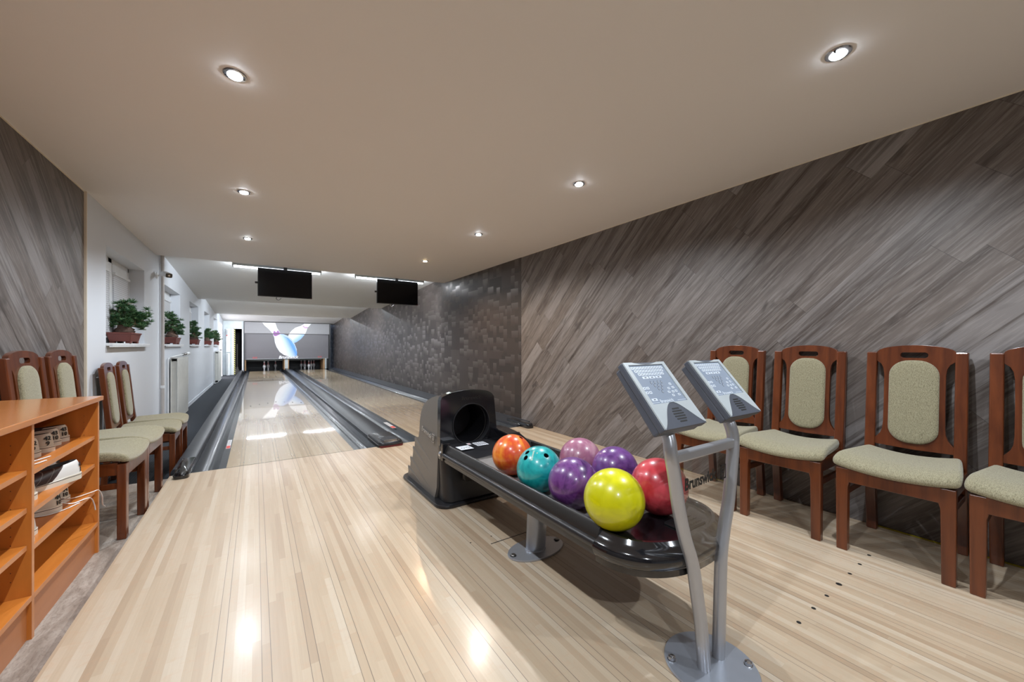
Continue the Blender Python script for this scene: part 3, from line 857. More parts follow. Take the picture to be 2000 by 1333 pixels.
# ================================================================== CHAIRS
def make_chair(label, loc, rz, group):
    t = T('dining_chair', label, 'chair', loc, rz, group)
    # local: +x is the front, y the width
    def legbox(sx, y):
        b = BM()
        w = .0245
        pts = [(y-w, 0), (y+w, 0), (y+w, .43), (y-w, .43)]
        s = 1 if y < 0 else -1       # inner side gets a curved bracket
        yi = y+s*w
        outl = [(y-s*w*.92, 0), (yi-s*.003, 0), (yi, .335), (yi+s*.006, .358), (yi+s*.006, .43), (y-s*w, .43)]
        prism(b, outl, lambda p, q, tt: (tt, p, q), sx-.020, sx+.020)
        return b
    for y in (-.187, .187): O('leg', legbox(.218, y), M_mahog, t, bevel=.004)
    # rear legs run up into the back posts
    def bx(z):  # centre line of the post
        if z < .45: return -.222+.045*(z/.45)
        return -.177-.055*((z-.45)/.59)
    for y in (-.173, .173):
        b = BM(); zs = [0, .15, .3, .45, .6, .75, .9, 1.035]
        rings = []
        for z in zs:
            h = .0225; d = .021 if z < .5 else .018
            rings.append([b.verts.new((bx(z)+dx, y+dy, z)) for dx, dy in ((-d, -h), (d, -h), (d, h), (-d, h))])
        for a, c in zip(rings, rings[1:]):
            for k in range(4): b.faces.new((a[k], a[(k+1) % 4], c[(k+1) % 4], c[k]))
        b.faces.new(rings[0]); b.faces.new(rings[-1])
        O('rear_leg', b, M_mahog, t, bevel=.005)
    # aprons
    b = BM()
    n = 10
    outl = [(-.165, .36), (.165, .36), (.165, .455)]+[(.165-.33*k/n, .455-.028*math.sin(PI*k/n)) for k in range(1, n)]+[(-.165, .455)]
    prism(b, outl, lambda p, q, tt: (tt, p, q), .214, .2385)
    for y in (-.185, .185): box(b, -.165, .20, y-.012, y+.012, .365, .435)
    box(b, -.19, -.168, -.155, .155, .37, .44)
    O('seat_frame', b, M_mahog, t, bevel=.003)
    b = BM()
    for y in (-.180, .180): box(b, -.185, .20, y-.009, y+.009, .285, .318)
    OS('stretcher', b, M_mahog, t, bevel=.003)
    # seat cushion
    b = BM(); nx, ny = 10, 12
    def seat_z(u, v, top):
        zz = .488+.024*(abs(v)**2.0) - (.030*max(0, (u-.72)/.28)**2) - .006*(1-u)
        return zz+(.0 if top else -.058+.012*max(0, (u-.6)/.4))
    G = {}
    for top in (0, 1):
        for i in range(nx+1):
            for j in range(ny+1):
                u = i/nx; v = -1+2*j/ny
                hw = .182+.048*min(1, u*1.15)**.9
                x = -.168+.418*u + .012*(1-v*v)*(u > .9)
                ins = 0 if 0 < i < nx and 0 < j < ny else 0
                G[top, i, j] = b.verts.new((x, v*hw*(1 if top == 0 else .985), seat_z(u, v, top)))
    for top in (0, 1):
        for i in range(nx):
            for j in range(ny):
                q = [G[top, i, j], G[top, i+1, j], G[top, i+1, j+1], G[top, i, j+1]]
                b.faces.new(q if top else q[::-1])
    for i in range(nx):
        for j in (0, ny): b.faces.new((G[0, i, j], G[0, i+1, j], G[1, i+1, j], G[1, i, j]))
    for j in range(ny):
        for i in (0, nx): b.faces.new((G[0, i, j], G[0, i, j+1], G[1, i, j+1], G[1, i, j]))
    O('seat', b, M_fab, t, smooth=True, subsurf=2)
    # back panel with hand slot and side gaps
    half = [(0, .505), (.152, .510), (.152, .545), (.142, .556), (.130, .575), (.122, .60), (.119, .64), (.118, .78), (.119, .91), (.123, .945), (.133, .968), (.152, .985), (.152, 1.034)]
    arch = [(.152*math.cos(a), 1.034+.040*math.sin(a)) for a in [PI/2*k/8 for k in range(1, 9)]]
    right = half+arch
    outl = right+[(-p, q) for p, q in reversed(right) if p > 1e-6]
    slot = rrect(-.054, .054, 1.003, 1.034, .0145, 4)
    fn = lambda p, q, tt: (bx(q)+tt, p, q)
    b = BM(); plate(b, outl, [slot], fn, -.011, .011)
    back = O('backrest', b, M_mahog, t, bevel=.003)
    # upholstered oval
    def cush(x0, th, sgn):
        b = BM()
        R = []
        for ins, d in ((0, 0), (0, th*.5), (.006, th*.85), (.018, th), (.05, th*1.12)):
            o = rrect(-.097+ins, .097-ins, .538+ins, .990-ins, max(.082-ins, .02), 8)
            R.append([b.verts.new(fn(p, q, sgn*(x0+d))) for p, q in o])
        m = len(R[0])
        for a, c in zip(R, R[1:]):
            for k in range(m): b.faces.new((a[k], a[(k+1) % m], c[(k+1) % m], c[k]))
        b.faces.new(R[-1]); b.faces.new(R[0])
        return b
    O('back_cushion', cush(.010, .016, 1), M_fab, back, smooth=True, angle=60)
    O('back_cushion', cush(.010, .010, -1), M_fab, back, smooth=True, angle=60)
    return t
CG = 'chairs along the grey laminate wall on the right'
ch0 = make_chair('mahogany chair with sage seat, mostly hidden behind the two score consoles', (2.80, 1.475, 0), PI, CG)
dup(ch0, (2.80, 1.02, 0), PI, 'mahogany chair with sage seat, just right of the score consoles', CG)
dup(ch0, (2.80, .532, 0), PI, 'mahogany chair with sage seat, the largest one seen whole on the right', CG)
dup(ch0, (2.80, .074, 0), PI, 'mahogany chair with sage seat, cut off by the right picture edge', CG)
LG = 'chairs along the left wall beyond the shoe cabinet'
dup(ch0, (-.845, 3.255, -.03), math.radians(-2), 'mahogany chair nearest the shoe cabinet, its back leftmost above the cabinet', LG)
dup(ch0, (-.838, 3.722, -.03), math.radians(-2), 'mahogany chair whose back is second from the left above the shoe cabinet', LG)
dup(ch0, (-.852, 4.76, CZ), math.radians(2), 'mahogany chair on the carpet against the white wall, the nearer of two', LG)
dup(ch0, (-.855, 5.22, CZ), math.radians(1), 'mahogany chair on the carpet against the white wall, the farther of two', LG)

# ================================================================== SHOE CABINET AND SHOES
SX0, SX1 = -1.10, -.70
FZ = -.03
sc = T('shoe_cabinet', 'orange cherry veneer shoe cabinet with open shelves at the left edge', 'cabinet', (-.90, 2.2, FZ))
def PS(name, b, m, par=None, fn=O, **k):
    for v in b.verts: v.co -= Vector((-.90, 2.2, FZ))
    return fn(name, b, m, par or sc, **k)
b = BM(); box(b, SX0, SX1+.012, 1.36, 2.965, .776, .800); PS('top_panel', b, M_cherrytop, bevel=.003)
for y0 in (1.46, 2.195, 2.920):
    b = BM(); box(b, SX0, SX1, y0, y0+.018, FZ, .776); p = PS('side_panel', b, M_cherryv)
    b = BM(); box(b, SX1, SX1+.0015, y0, y0+.018, FZ, .776); PS('edge_band', b, M_cherrye, p)
b = BM(); box(b, SX0, SX0+.008, 1.46, 2.938, FZ, .776); PS('back_panel', b, M_cherryv)
b = BM(); box(b, SX1-.03, SX1-.012, 1.478, 2.92, FZ, .115); PS('plinth', b, M_plinth)
SH_R = [.594, .446, .304]; SH_L = [.606, .465, .325]
def shelf(z, y0, y1, x1):
    b = BM(); box(b, SX0+.01, x1, y0, y1, z-.018, z); s = PS('shelf', b, M_cherry)
    b = BM(); box(b, x1, x1+.0015, y0, y1, z-.018, z); PS('edge_band', b, M_cherrye, s)
    b = BM()
    for x in (x1-.035, SX0+.07):
        box(b, x-.012, x+.012, y1-.010, y1, z-.030, z-.018)
        box(b, x-.012, x+.012, y0, y0+.010, z-.030, z-.018)
    PS('shelf_support', b, M_trim, s, fn=OS)
for z in SH_R: shelf(z, 2.215, 2.918, SX1-.012)
for z in SH_L: shelf(z, 1.480, 2.193, SX1-.012)
for ya, yb in ((1.479, 2.194), (2.214, 2.919)):
    b = BM(); box(b, SX0+.01, SX1, ya, yb, .115, .134); s = PS('shelf', b, M_cherry)
    b = BM(); box(b, SX1, SX1+.0015, ya, yb, .115, .134); PS('edge_band', b, M_cherrye, s)
b = BM()
for z in [.20+.0335*k for k in range(16)]:
    for x in (SX1-.05, SX0+.07):
        for y in (2.1935, 2.9185):
            lathe(b, [(0, 0), (.0014, 0), (.0014, .0018), (0, .0018)], 8, M=Matrix.Translation((x, y+.0018, z)) @ Matrix.Rotation(PI/2, 4, 'X'))
PS('peg_holes', b, M_print)

def make_shoe(label, group, loc, rz, light, top, bot, mirror=1, big=1.0, logo=False):
    """local: heel at the origin, toe towards +x, sole on z=0"""
    t = T('bowling_shoe', label, 'shoe', loc, rz, group)
    t.scale = (big, big*mirror, big)
    Lh = .275
    def hwid(x):
        if x < .033: return math.sqrt(max(0, .033**2-(.033-x)**2))
        if x < .19: t = (x-.033)/.157; return .033+.014*t*t*(3-2*t)
        t = (x-.19)/(Lh-.19); return .047*math.sqrt(max(0, 1-t**2.3))
    def outline(n=40, grow=0.0):
        o = []
        for k in range(n):
            a = 2*PI*k/n
            x = Lh/2-Lh/2*math.cos(a)
            sg = 1 if math.sin(a) >= 0 else -1
            h = hwid(x)
            xx = x+(grow*(-1 if x < .033 else 0)*(.033-x)/.033 if x < .033 else grow*max(0, (x-.2)/.075))
            o.append((xx, sg*(h+grow*min(1, h/.03))+.010*math.sin(x/Lh*PI)))
        return o
    o = outline()
    og = outline(grow=.004)
    b = BM()
    r0 = [b.verts.new((x, y, 0 if x < .2 else .006*((x-.2)/.075)**2)) for x, y in og]
    r1 = [b.verts.new((x, y, .026 if x < .09 else .022)) for x, y in og]
    m = len(og)
    for i in range(m): b.faces.new((r0[i], r0[(i+1) % m], r1[(i+1) % m], r1[i]))
    b.faces.new(r0); b.faces.new(r1)
    O('sole', b, M_soleL, t, smooth=True, angle=50)
    # upper
    b = BM()
    cen = (.078, .004)
    def ell(a, sx, sy): return (cen[0]-sx*math.cos(a), cen[1]+sy*math.sin(a))
    def H(x): return .082-.012*min(1, max(0, x-.02)/.10)
    rings = []
    n = m
    angs = [2*PI*k/n for k in range(n)]
    rings.append([b.verts.new((x, y, .022)) for x, y in o])
    rings.append([b.verts.new((x*.985+.002, y*1.02, .040)) for x, y in o])
    for f, zf in ((.35, .62), (.62, .86), (.86, .97), (1.0, 1.0)):
        rr = []
        for (x, y), a in zip(o, angs):
            ex, ey = ell(a, .066, .024)
            px, py = x+(ex-x)*f, y+(ey-y)*f
            zz = .040+(H(ex)-.040)*zf
            rr.append(b.verts.new((px, py, zz)))
        rings.append(rr)
    for A, B in zip(rings, rings[1:]):
        for i in range(m): b.faces.new((A[i], A[(i+1) % m], B[(i+1) % m], B[i])).material_index = 0
    rin = []
    for sc2, z in ((.92, .074), (.90, .034)):
        rin.append([b.verts.new((cen[0]-.066*sc2*math.cos(a), cen[1]+.024*sc2*math.sin(a), z)) for a in angs])
    for A, B in zip([rings[-1]]+rin, rin):
        for i in range(m): b.faces.new((A[i], A[(i+1) % m], B[(i+1) % m], B[i])).material_index = 1
    b.faces.new(rin[-1]).material_index = 1
    O('upper', b, [M_shoeA if light else M_shoeB, M_dark_in], t, smooth=True, angle=60)
    # tongue and laces
    b = BM()
    for k in range(5):
        x = .125+.022*k
        tube(b, smoothpath([(x, -.022, .064-.006*k), (x+.004, 0, .073-.006*k), (x, .024, .064-.006*k)], 4), .0022, 6)
    O('laces', b, M_lace, t, smooth=True)
    # size printed on the heel
    b = BM()
    for txt, zz in ((top, .054), (bot, .031)):
        if not txt: continue
        tb_ = BM(); add_text(tb_, txt, .025, (0, 0, 0), (1, 0, 0), (0, 1, 0), .0006, .0007, center=True)
        a0 = math.radians(42); vm = {}
        for v in tb_.verts:
            zc = zz+v.co.y; r = .0338-.30*max(0, zc-.042)*.35+v.co.z
            a = a0-v.co.x/.034
            vm[v] = b.verts.new((.033-r*math.cos(a), r*math.sin(a)+.002, zc))
        for f in tb_.faces: b.faces.new([vm[v] for v in f.verts])
        tb_.free()
    if top or bot: O('size_number', b, M_print, t)
    else: b.free()
    if logo:
        b = BM(); box(b, .135, .175, .043, .0475, .030, .052); O('side_badge', b, M_paperw, t)
        b = BM(); add_text(b, 'B', .020, (.148, .0480, .034), (-1, 0, 0), (0, 0, 1), .0006, .0008, sx=-1 if 0 else 1); O('side_logo', b, M_print, t)
    return t
SG = 'rental shoes in the cabinet'
XS = -.775
make_shoe('cream bowling shoe size 42, leftmost of the four on the top right shelf', SG, (XS, 2.500, .594), PI, False, '42', '9')
make_shoe('cream bowling shoe size 42, second from the left on the top right shelf', SG, (XS+.01, 2.605, .594), PI-.05, False, '42', '9')
make_shoe('cream bowling shoe marked 10, third from the left on the top right shelf', SG, (XS-.01, 2.745, .594), PI, False, '43', '10')
make_shoe('cream bowling shoe marked 10, rightmost on the top right shelf', SG, (XS-.01, 2.845, .594), PI+.05, False, '43', '10')
make_shoe('white and dark brown bowling shoe lying sideways on the second right shelf', SG, (-.705, 2.665, .446), PI+math.radians(52), True, '44', '11', mirror=1, big=1.08, logo=True)
make_shoe('second shoe behind the sideways white and brown bowling shoe', SG, (-.80, 2.79, .446), PI+math.radians(35), True, '44', '11')
make_shoe('cream bowling shoe at the left end of the second right shelf', SG, (-.745, 2.372, .446), PI, False, '43', '10')
make_shoe('grubby cream bowling shoe size 44 on the third right shelf, its laces hanging out', SG, (-.76, 2.67, .304), PI+.35, False, '44', '10', big=1.05)
make_shoe('cream bowling shoe size 44, farther right of the pair with hanging laces', SG, (-.77, 2.80, .304), PI+.1, False, '44', '10')
make_shoe('small white bowling shoe size 37 at the left end of the third right shelf', SG, (-.725, 2.285, .304), PI+.05, True, '37', '7', big=.92)
make_shoe('small white bowling shoe size 37 behind its twin on the third right shelf', SG, (-.745, 2.375, .304), PI, True, '37', '7', big=.92)
make_shoe('white bowling shoe marked 6 on the middle left shelf, cut by the picture edge', SG, (-.735, 2.065, .465), PI, True, '36', '6', big=.92)
make_shoe('white bowling shoe beside the one marked 6, outside the picture edge', SG, (-.745, 1.965, .465), PI, True, '36', '6', big=.92)
def lace(label, pts, r=.0040):
    b = BM(); tube(b, smoothpath(pts, 6), r, 8, sq=.4)
    return tag(O('shoelace', b, M_lace, smooth=True), label, 'shoelace', 'loose shoelaces in the cabinet')
lace('white shoelace looping over the third shelf edge and hanging in front of the cabinet end', [(-.80, 2.74, .345), (-.76, 2.79, .315), (-.71, 2.86, .312), (-.690, 2.89, .310), (-.680, 2.905, .27), (-.683, 2.925, .225), (-.678, 2.94, .205)])
lace('short white shoelace curling over the third shelf front edge', [(-.79, 2.72, .33), (-.74, 2.72, .309), (-.705, 2.765, .310), (-.692, 2.79, .300), (-.684, 2.80, .265), (-.680, 2.80, .235)])
lace('white shoelace trailing along the third shelf', [(-.83, 2.60, .307), (-.78, 2.60, .307), (-.74, 2.65, .307), (-.715, 2.72, .307)])
lace('white shoelace end on the top shelf in front of the size 42 shoes, farther one', [(-.80, 2.38, .597), (-.76, 2.40, .597), (-.735, 2.47, .597)])
lace('white shoelace end on the top shelf, nearer the front edge', [(-.78, 2.30, .597), (-.74, 2.33, .597), (-.722, 2.39, .597)])
lace('white shoelace lying at the left end of the lowest shelf', [(-.86, 1.95, .329), (-.77, 2.00, .329), (-.73, 2.06, .329)])

# ================================================================== BALL RETURN
br = T('ball_return', 'black and grey ball return with hood, long ball rack and silver foot', 'ball return', (1.25, 2.0, 0))
BO = Vector((1.25, 2.0, 0))
def PB(name, b, m, par=None, fn=O, **k):
    for v in b.verts: v.co -= BO
    return fn(name, b, m, par or br, **k)
b = BM(); prism(b, rrect(.985, 1.49, 2.315, 3.13, .09, 6), lambda p, q, t: (p, q, t), 0, .022); PB('base_plate', b, M_black, bevel=.006)
# grey louvred hood
side = [(2.50, .022), (3.055, .022), (3.050, .100), (3.010, .106), (3.006, .182), (2.965, .188), (2.955, .275), (2.930, .281), (2.925, .352), (2.850, .372), (2.838, .42), (2.835, .50), (2.815, .572), (2.775, .625), (2.70, .668), (2.61, .700), (2.52, .722), (2.47, .730), (2.47, .10)]
b = BM()
xi = lambda z, s: (1.25+s*(.222-.030*min(1, z/.73)))
def hoodfn(p, q, t): return (1.25+t*(.226-.028*min(1, q/.73)), p, q)
prism(b, side, hoodfn, -1, 1)
hood = PB('hood', b, M_hood)
hood.data.materials.append(M_black)
cb = BM(); lathe(cb, [(0, 0), (.140, 0), (.140, .42), (0, .42)], 40, M=Matrix.Translation(Vector((1.27, 2.72, .518))-BO) @ Matrix.Rotation(PI/2, 4, 'X'))
boolean_cut(hood, cb)
# louvre ribs on both sides
b = BM()
for s in (-1, 1):
    for (ya, za, yb, zb) in ((2.925, .352, 2.52, .225), (2.955, .277, 2.53, .145), (3.006, .184, 2.58, .062), (3.050, .102, 2.66, .022+.0)):
        pts = []
        for (yy, zz, h) in ((ya, za, .0), (yb, zb, .0)):
            x = 1.25+s*(.226-.028*min(1, zz/.73)); pts.append(Vector((x, yy, zz)))
        th = .006
        a0, a1 = pts
        vs = [b.verts.new(a0+Vector((s*.0, 0, .006))), b.verts.new(a0+Vector((s*th, 0, -.004))), b.verts.new(a0+Vector((s*.001, 0, -.05))),
              b.verts.new(a1+Vector((0, 0, .003)))]
        b.faces.new((vs[0], vs[1], vs[3])); b.faces.new((vs[1], vs[2], vs[3])); b.faces.new((vs[0], vs[2], vs[1])); b.faces.new((vs[0], vs[3], vs[2]))
PB('louvre_rib', b, M_hood, hood, fn=OS)
# black front shell with arched top and ball mouth
HW = .212
outl = [(1.25-HW+.0, .30), (1.25+HW+.022, .30), (1.25+HW+.020, .45), (1.25+HW-.004, .700), (1.25+HW-.022, .722)]
outl += [(1.25+(HW-.03)*math.cos(a), .722+.038*math.sin(a)) for a in [PI*k/12 for k in range(1, 12)]]
outl += [(1.25-HW+.010, .722), (1.25-HW, .700), (1.25-HW-.005, .45)]
b = BM(); plate(b, outl, [circ(1.27, .518, .147, 40)], lambda p, q, t: (p, t, q), 2.425, 2.475)
front = PB('front_shell', b, M_blackg, bevel=.006)
b = BM()
ringp = circ(1.27, .518, .147, 40); ringq = circ(1.27, .518, .141, 40)
plate(b, ringp, [ringq], lambda p, q, t: (p, t, q), 2.418, 2.47); PB('mouth_ring', b, M_black, front)
b = BM(); add_text(b, 'Brunswick', .036, (1.27, 2.4255, .690), (1, 0, 0), (0, 0, 1), .0012, .0, center=True); PB('embossed_lettering', b, M_rail, front)
b = BM(); lathe(b, [(.139, .25), (.139, .002), (0, .002), (0, .001), (.1395, .001), (.1395, .25)], 40, M=Matrix.Translation((1.27, 2.72, .518)) @ Matrix.Rotation(PI/2, 4, 'X')); PB('mouth_shade_liner', b, M_void, hood, smooth=True, angle=40)  # black liner added to paint the shade inside the ball mouth
# pedestal below the rack
b = BM(); prism(b, rrect(1.045, 1.455, 2.345, 2.56, .06, 6), lambda p, q, t: (1.25+(p-1.25)*(1.0 if t < .1 else 1.02), q+(.0 if t < .1 else .055), t), .022, .36); PB('pedestal', b, M_black, bevel=.005, smooth=True)
b = BM(); prism(b, rrect(1.16, 1.34, .15, .32, .03, 5), lambda p, q, t: (p, t, q), 2.325, 2.40); PB('pedestal_panel', b, M_rail, bevel=.01)
# side nameplate
b = BM()
p0 = Vector((1.036, 2.765, .440)); p1 = Vector((1.031, 2.530, .408)); xd = (p1-p0).normalized(); yd = Vector((.04, 0, 1)); yd = (yd-xd*yd.dot(xd)).normalized()
nd = xd.cross(yd)
add_text(b, 'Brunswick', .050, p0+nd*.004, xd, yd, .002, .0012, sx=.95)
PB('side_lettering', b, M_chrome, hood)
b = BM(); add_text(b, 'B', .042, p0+nd*.004+xd*.222, xd, yd, .002, .001, sx=.9)
fr0 = p0+nd*.004+xd*.212-yd*.010
for (a0, a1, c0, c1) in ((0, .05, 0, .004), (0, .05, .052, .056), (0, .004, 0, .056), (.046, .05, 0, .056)):
    vs = [b.verts.new(fr0+xd*aa+yd*cc+nd*dd) for dd in (0, .004) for aa, cc in ((a0, c0), (a1, c0), (a1, c1), (a0, c1))]
    for f in ((0, 1, 2, 3), (7, 6, 5, 4), (0, 4, 5, 1), (1, 5, 6, 2), (2, 6, 7, 3), (3, 7, 4, 0)): b.faces.new([vs[i] for i in f])
PB('side_emblem', b, M_chrome, hood)
# rails: straight profile left and right, swept around the near end
RZ = .437
prof_r = [(.000, .355), (.000, RZ-.006), (.004, RZ), (.012, RZ), (.018, RZ-.006), (.034, .400), (.036, .392), (.036, .345), (.028, .325), (.010, .325)]
XLr, XRr = 1.030, 1.530
Ye, ea, eb = .955, .25, .190
cxr = (XLr+XRr)/2
for s, x in ((-1, XLr), (1, XRr)):
    b = BM(); prism(b, prof_r, lambda p, q, t: (x+s*p, t, q), Ye, 2.27); rl = PB('side_rail', b, M_rail, smooth=True, angle=30)
    b = BM(); tube(b, [(x+s*.036, Ye, .374), (x+s*.036, 2.27, .374)], .0175, 16); PB('bumper_tube', b, M_black, rl, smooth=True)
    b = BM(); box(b, x+s*.018-.022, x+s*.018+.030 if s > 0 else x+s*.018+.022, 2.235, 2.262, .335, .452) if 0 else box(b, min(x-s*.004, x+s*.050), max(x-s*.004, x+s*.050), 2.262, 2.285, .34, .450); PB('rail_bracket', b, M_chrome if 0 else M_blackg, rl, bevel=.004)
    b = BM(); lathe(b, [(0, 0), (.021, 0), (.021, .03), (0, .03)], 16, M=Matrix.Translation((x+s*.036, 2.315, .374)) @ Matrix.Rotation(PI/2, 4, 'X')); PB('tube_cap', b, M_chrome, rl, smooth=True)
b = BM()
path = []
NP = 36
for k in range(NP+1):
    a = PI+PI*k/NP
    c, s_ = math.cos(a), math.sin(a)
    c2 = math.copysign(abs(c)**.85, c); s2 = math.copysign(abs(s_)**.85, s_)
    path.append((cxr+ea*c2, Ye+eb*s2, Vector((c/ea, s_/eb, 0)).normalized()))
endp = [(-.004, .350), (-.002, .412), (.004, .420), (.014, .420), (.024, .409), (.034, .398), (.048, .392), (.058, .378), (.058, .362), (.050, .346), (.042, .338), (.042, .318), (.020, .308), (.004, .318)]
rings = []
for (x, y, nn) in path:
    rings.append([b.verts.new((x+nn.x*p, y+nn.y*p, q)) for p, q in endp])
m = len(endp)
for A, B in zip(rings, rings[1:]):
    for i in range(m): b.faces.new((A[i], A[(i+1) % m], B[(i+1) % m], B[i]))
b.faces.new(rings[0]); b.faces.new(rings[-1])
PB('end_bumper', b, M_blackg, smooth=True, angle=40)
# end platform (top plate), hand dryer grille
b = BM()
pl = [(x-nn.x*.002, y-nn.y*.002) for x, y, nn in path]+[(XRr, 1.00), (1.47, 1.04), (1.34, 1.02), (1.28, .98), (1.22, 1.02), (1.09, 1.04), (XLr, 1.00)]
plate(b, pl, [], lambda p, q, t: (p, q, t), .385, .402); plat = PB('end_platform', b, M_blackg)
b = BM(); prism(b, rrect(1.27, 1.42, .80, .885, .012, 4), lambda p, q, t: (p, q, t), .402, .408); gr = PB('dryer_grille', b, M_black, plat, bevel=.002)
b = BM()
for k in range(7):
    for j in range(3): box(b, 1.285+k*.018, 1.297+k*.018, .812+j*.022, .818+j*.022, .408, .4105)
PB('grille_slots', b, M_rail, gr)
# bed
b = BM(); box(b, XLr, XRr, 1.02, 2.10, .345, .3665); PB('rack_bed', b, M_bed)
b = BM(); box(b, 1.268, 1.292, 1.05, 2.05, .3665, .385); PB('centre_guide', b, M_black, bevel=.005)
b = BM(); prism(b, [(2.08, .345), (2.44, .345), (2.44, .392), (2.30, .396), (2.10, .372), (2.08, .3665)], lambda p, q, t: (t, p, q), XLr, XRr); ramp = PB('exit_ramp', b, M_black)
b = BM(); prism(b, [(2.02, .385), (2.46, .385), (2.46, .475), (2.36, .48), (2.2, .47), (2.06, .43)], lambda p, q, t: (t, p, q), 1.425, 1.53); PB('ramp_guard', b, M_blackg, bevel=.012, segs=3)
b = BM(); box(b, 1.10, 1.19, 2.235, 2.325, .3975, .3985); box(b, 1.20, 1.225, 2.335, 2.37, .397, .398); box(b, 1.24, 1.325, 2.27, 2.36, .3975, .3985); stk = PB('instruction_sticker', b, M_paperw, ramp)
b = BM()
plate(b, circ(1.13, 2.275, .014, 16), [circ(1.13, 2.275, .011, 16)], lambda p, q, t: (p, q, t), .3985, .3989)
plate(b, circ(1.165, 2.275, .014, 16), [circ(1.165, 2.275, .011, 16)], lambda p, q, t: (p, q, t), .3985, .3989)
for k in range(5): box(b, 1.25+k*.015, 1.256+k*.015, 2.28, 2.35, .3985, .3989)
PB('sticker_print', b, M_print, stk)
b = BM(); lathe(b, [(0, 0), (.008, 0), (0, .0006)], 12, c=(1.2125, 2.352, .398)); PB('sticker_mark', b, M_red, stk)
# foot
b = BM(); lathe(b, [(.165, 0), (.167, .004), (.164, .009), (0, .009)], 48, c=(1.225, 1.61, 0), sy=.60); foot = PB('foot_plate', b, M_stand, smooth=True, angle=50)
b = BM(); tube(b, [(1.222, 1.61, .008), (1.232, 1.61, .18), (1.242, 1.61, .345)], [.054, .056, .064], 28, sq=.85); PB('support_post', b, M_steel, smooth=True)
b = BM(); tube(b, [(1.222, 1.61, .006), (1.222, 1.61, .014)], [.060, .056], 28, sq=.85); PB('weld_collar', b, M_steel, foot, smooth=True)
for x in (1.083, 1.368):
    b = BM(); lathe(b, [(0, .016), (.010, .016), (.013, .013), (.013, .009), (.016, .009)], 16, c=(x, 1.612, 0)); PB('bolt', b, M_bolt, foot, smooth=True)
b = BM(); prism(b, [(1.24, .30), (1.34, .30), (1.32, .345), (1.22, .345)], lambda p, q, t: (p, t, q), .80, 1.5); PB('underbeam', b, M_black)
b = BM(); box(b, 1.05, 1.51, 1.0, 2.3, .330, .345); PB('underside', b, M_black)

# ------------------------------------------------------------------ balls
BR = .1085
def bowling_ball(label, c, m, rot=(0, 0, 0), holes=(), text=None):
    t = bpy.data.objects.new('bowling_ball', None); t.empty_display_size = .1
    b = BM(); bmesh.ops.create_uvsphere(b, u_segments=64, v_segments=40, radius=BR)
    o = O('bowling_ball', b, m, None, smooth=True, angle=180)
    bpy.data.objects.remove(t)
    o.location = c
    if holes:
        cb = BM()
        for d in holes:
            d = d.normalized(); M = Matrix.Translation(d*(BR-.030)) @ d.to_track_quat('Z', 'Y').to_matrix().to_4x4()
            lathe(cb, [(0, 0), (.0125, 0), (.0125, .06), (0, .06)], 24, M=M)
        me = bpy.data.meshes.new('__c'); bmesh.ops.recalc_face_normals(cb, faces=cb.faces); cb.to_mesh(me); cb.free()
        co = bpy.data.objects.new('__c', me); COL.objects.link(co); co.location = c
        md = o.modifiers.new('b', 'BOOLEAN'); md.operation = 'DIFFERENCE'; md.object = co; md.solver = 'EXACT'
        dg = bpy.context.evaluated_depsgraph_get(); dg.update()
        nm = bpy.data.meshes.new_from_object(o.evaluated_get(dg)); o.modifiers.remove(md); o.data = nm
        bpy.data.objects.remove(co)
        for p in nm.polygons: p.use_smooth = True
        nm.set_sharp_from_angle(angle=math.radians(35))
        b = BM()
        for d in holes:
            d = d.normalized(); M = Matrix.Translation(d*(BR-.029)) @ d.to_track_quat('Z', 'Y').to_matrix().to_4x4()
            lathe(b, [(.0122, 0), (.0122, .026), (.0119, .026), (.0119, .0), (0, 0)], 24, M=M)
        O('finger_hole', b, M_void, o, smooth=True)
    tag(o, label, 'bowling ball', 'bowling balls on the ball return')
    return o
def hit(u, v, c, r=BR):
    d = ray(u, v).normalized(); o = Vector((0, 0, CAMH))-Vector(c)
    B_ = o.dot(d); C_ = o.dot(o)-r*r; D = B_*B_-C_
    if D < 0: D = 0
    return (o+d*(-B_-math.sqrt(D)))
cO, cT = (1.165, 1.747, .4755), (1.138, 1.471, .4755)
bowling_ball('orange and red marbled bowling ball at the far left end of the rack', cO, ballmat('orange_marble', [(.75, .17, .012), (.62, .055, .016), (.82, .27, .03)], 1.0), holes=[hit(1018, 855, cO), hit(1029, 858, cO)])
tb = bowling_ball('teal marbled bowling ball with three finger holes facing the room', cT, ballmat('teal_marble', [(.0, .24, .26), (.015, .40, .40), (.0, .15, .18)], 3.1), holes=[hit(1029.5, 884, cT), hit(1026.5, 894.5, cT), hit(1067, 890, cT)])
b = BM()
pt = hit(1040, 900, cT); pt2 = hit(1047, 876, cT); xd = (pt2-pt).normalized(); nn = ((pt+pt2)/2).normalized(); yd = nn.cross(xd)
add_text(b, 'Brunswick', .0125, pt, xd, yd, .0, .0003); 
pm = hit(1050, 887, cT); add_text(b, 'M', .009, pm, xd, yd, .0, .0003)
for v in b.verts:
    v.co = v.co.normalized()*(BR+.0005)
O('ball_lettering', b, simple('gilt_print', (.55, .62, .50), .4), tb)
bowling_ball('dark purple marbled bowling ball in the front row between teal and yellow', (1.146, 1.240, .4755), ballmat('purple_marble', [(.085, .018, .13), (.15, .045, .21), (.05, .010, .09)], 5.3, 5.0))
bowling_ball('bright yellow bowling ball nearest the camera', (1.085, .958, .5115), ballmat('yellow_ball', [(.66, .62, .0), (.58, .56, .0), (.52, .50, .0)], 2.4, 5.0))
bowling_ball('red bowling ball at the near right of the rack behind the console tube', (1.335, .948, .5115), ballmat('red_marble', [(.52, .025, .04), (.58, .06, .08), (.26, .008, .018)], 8.2, 3.0))
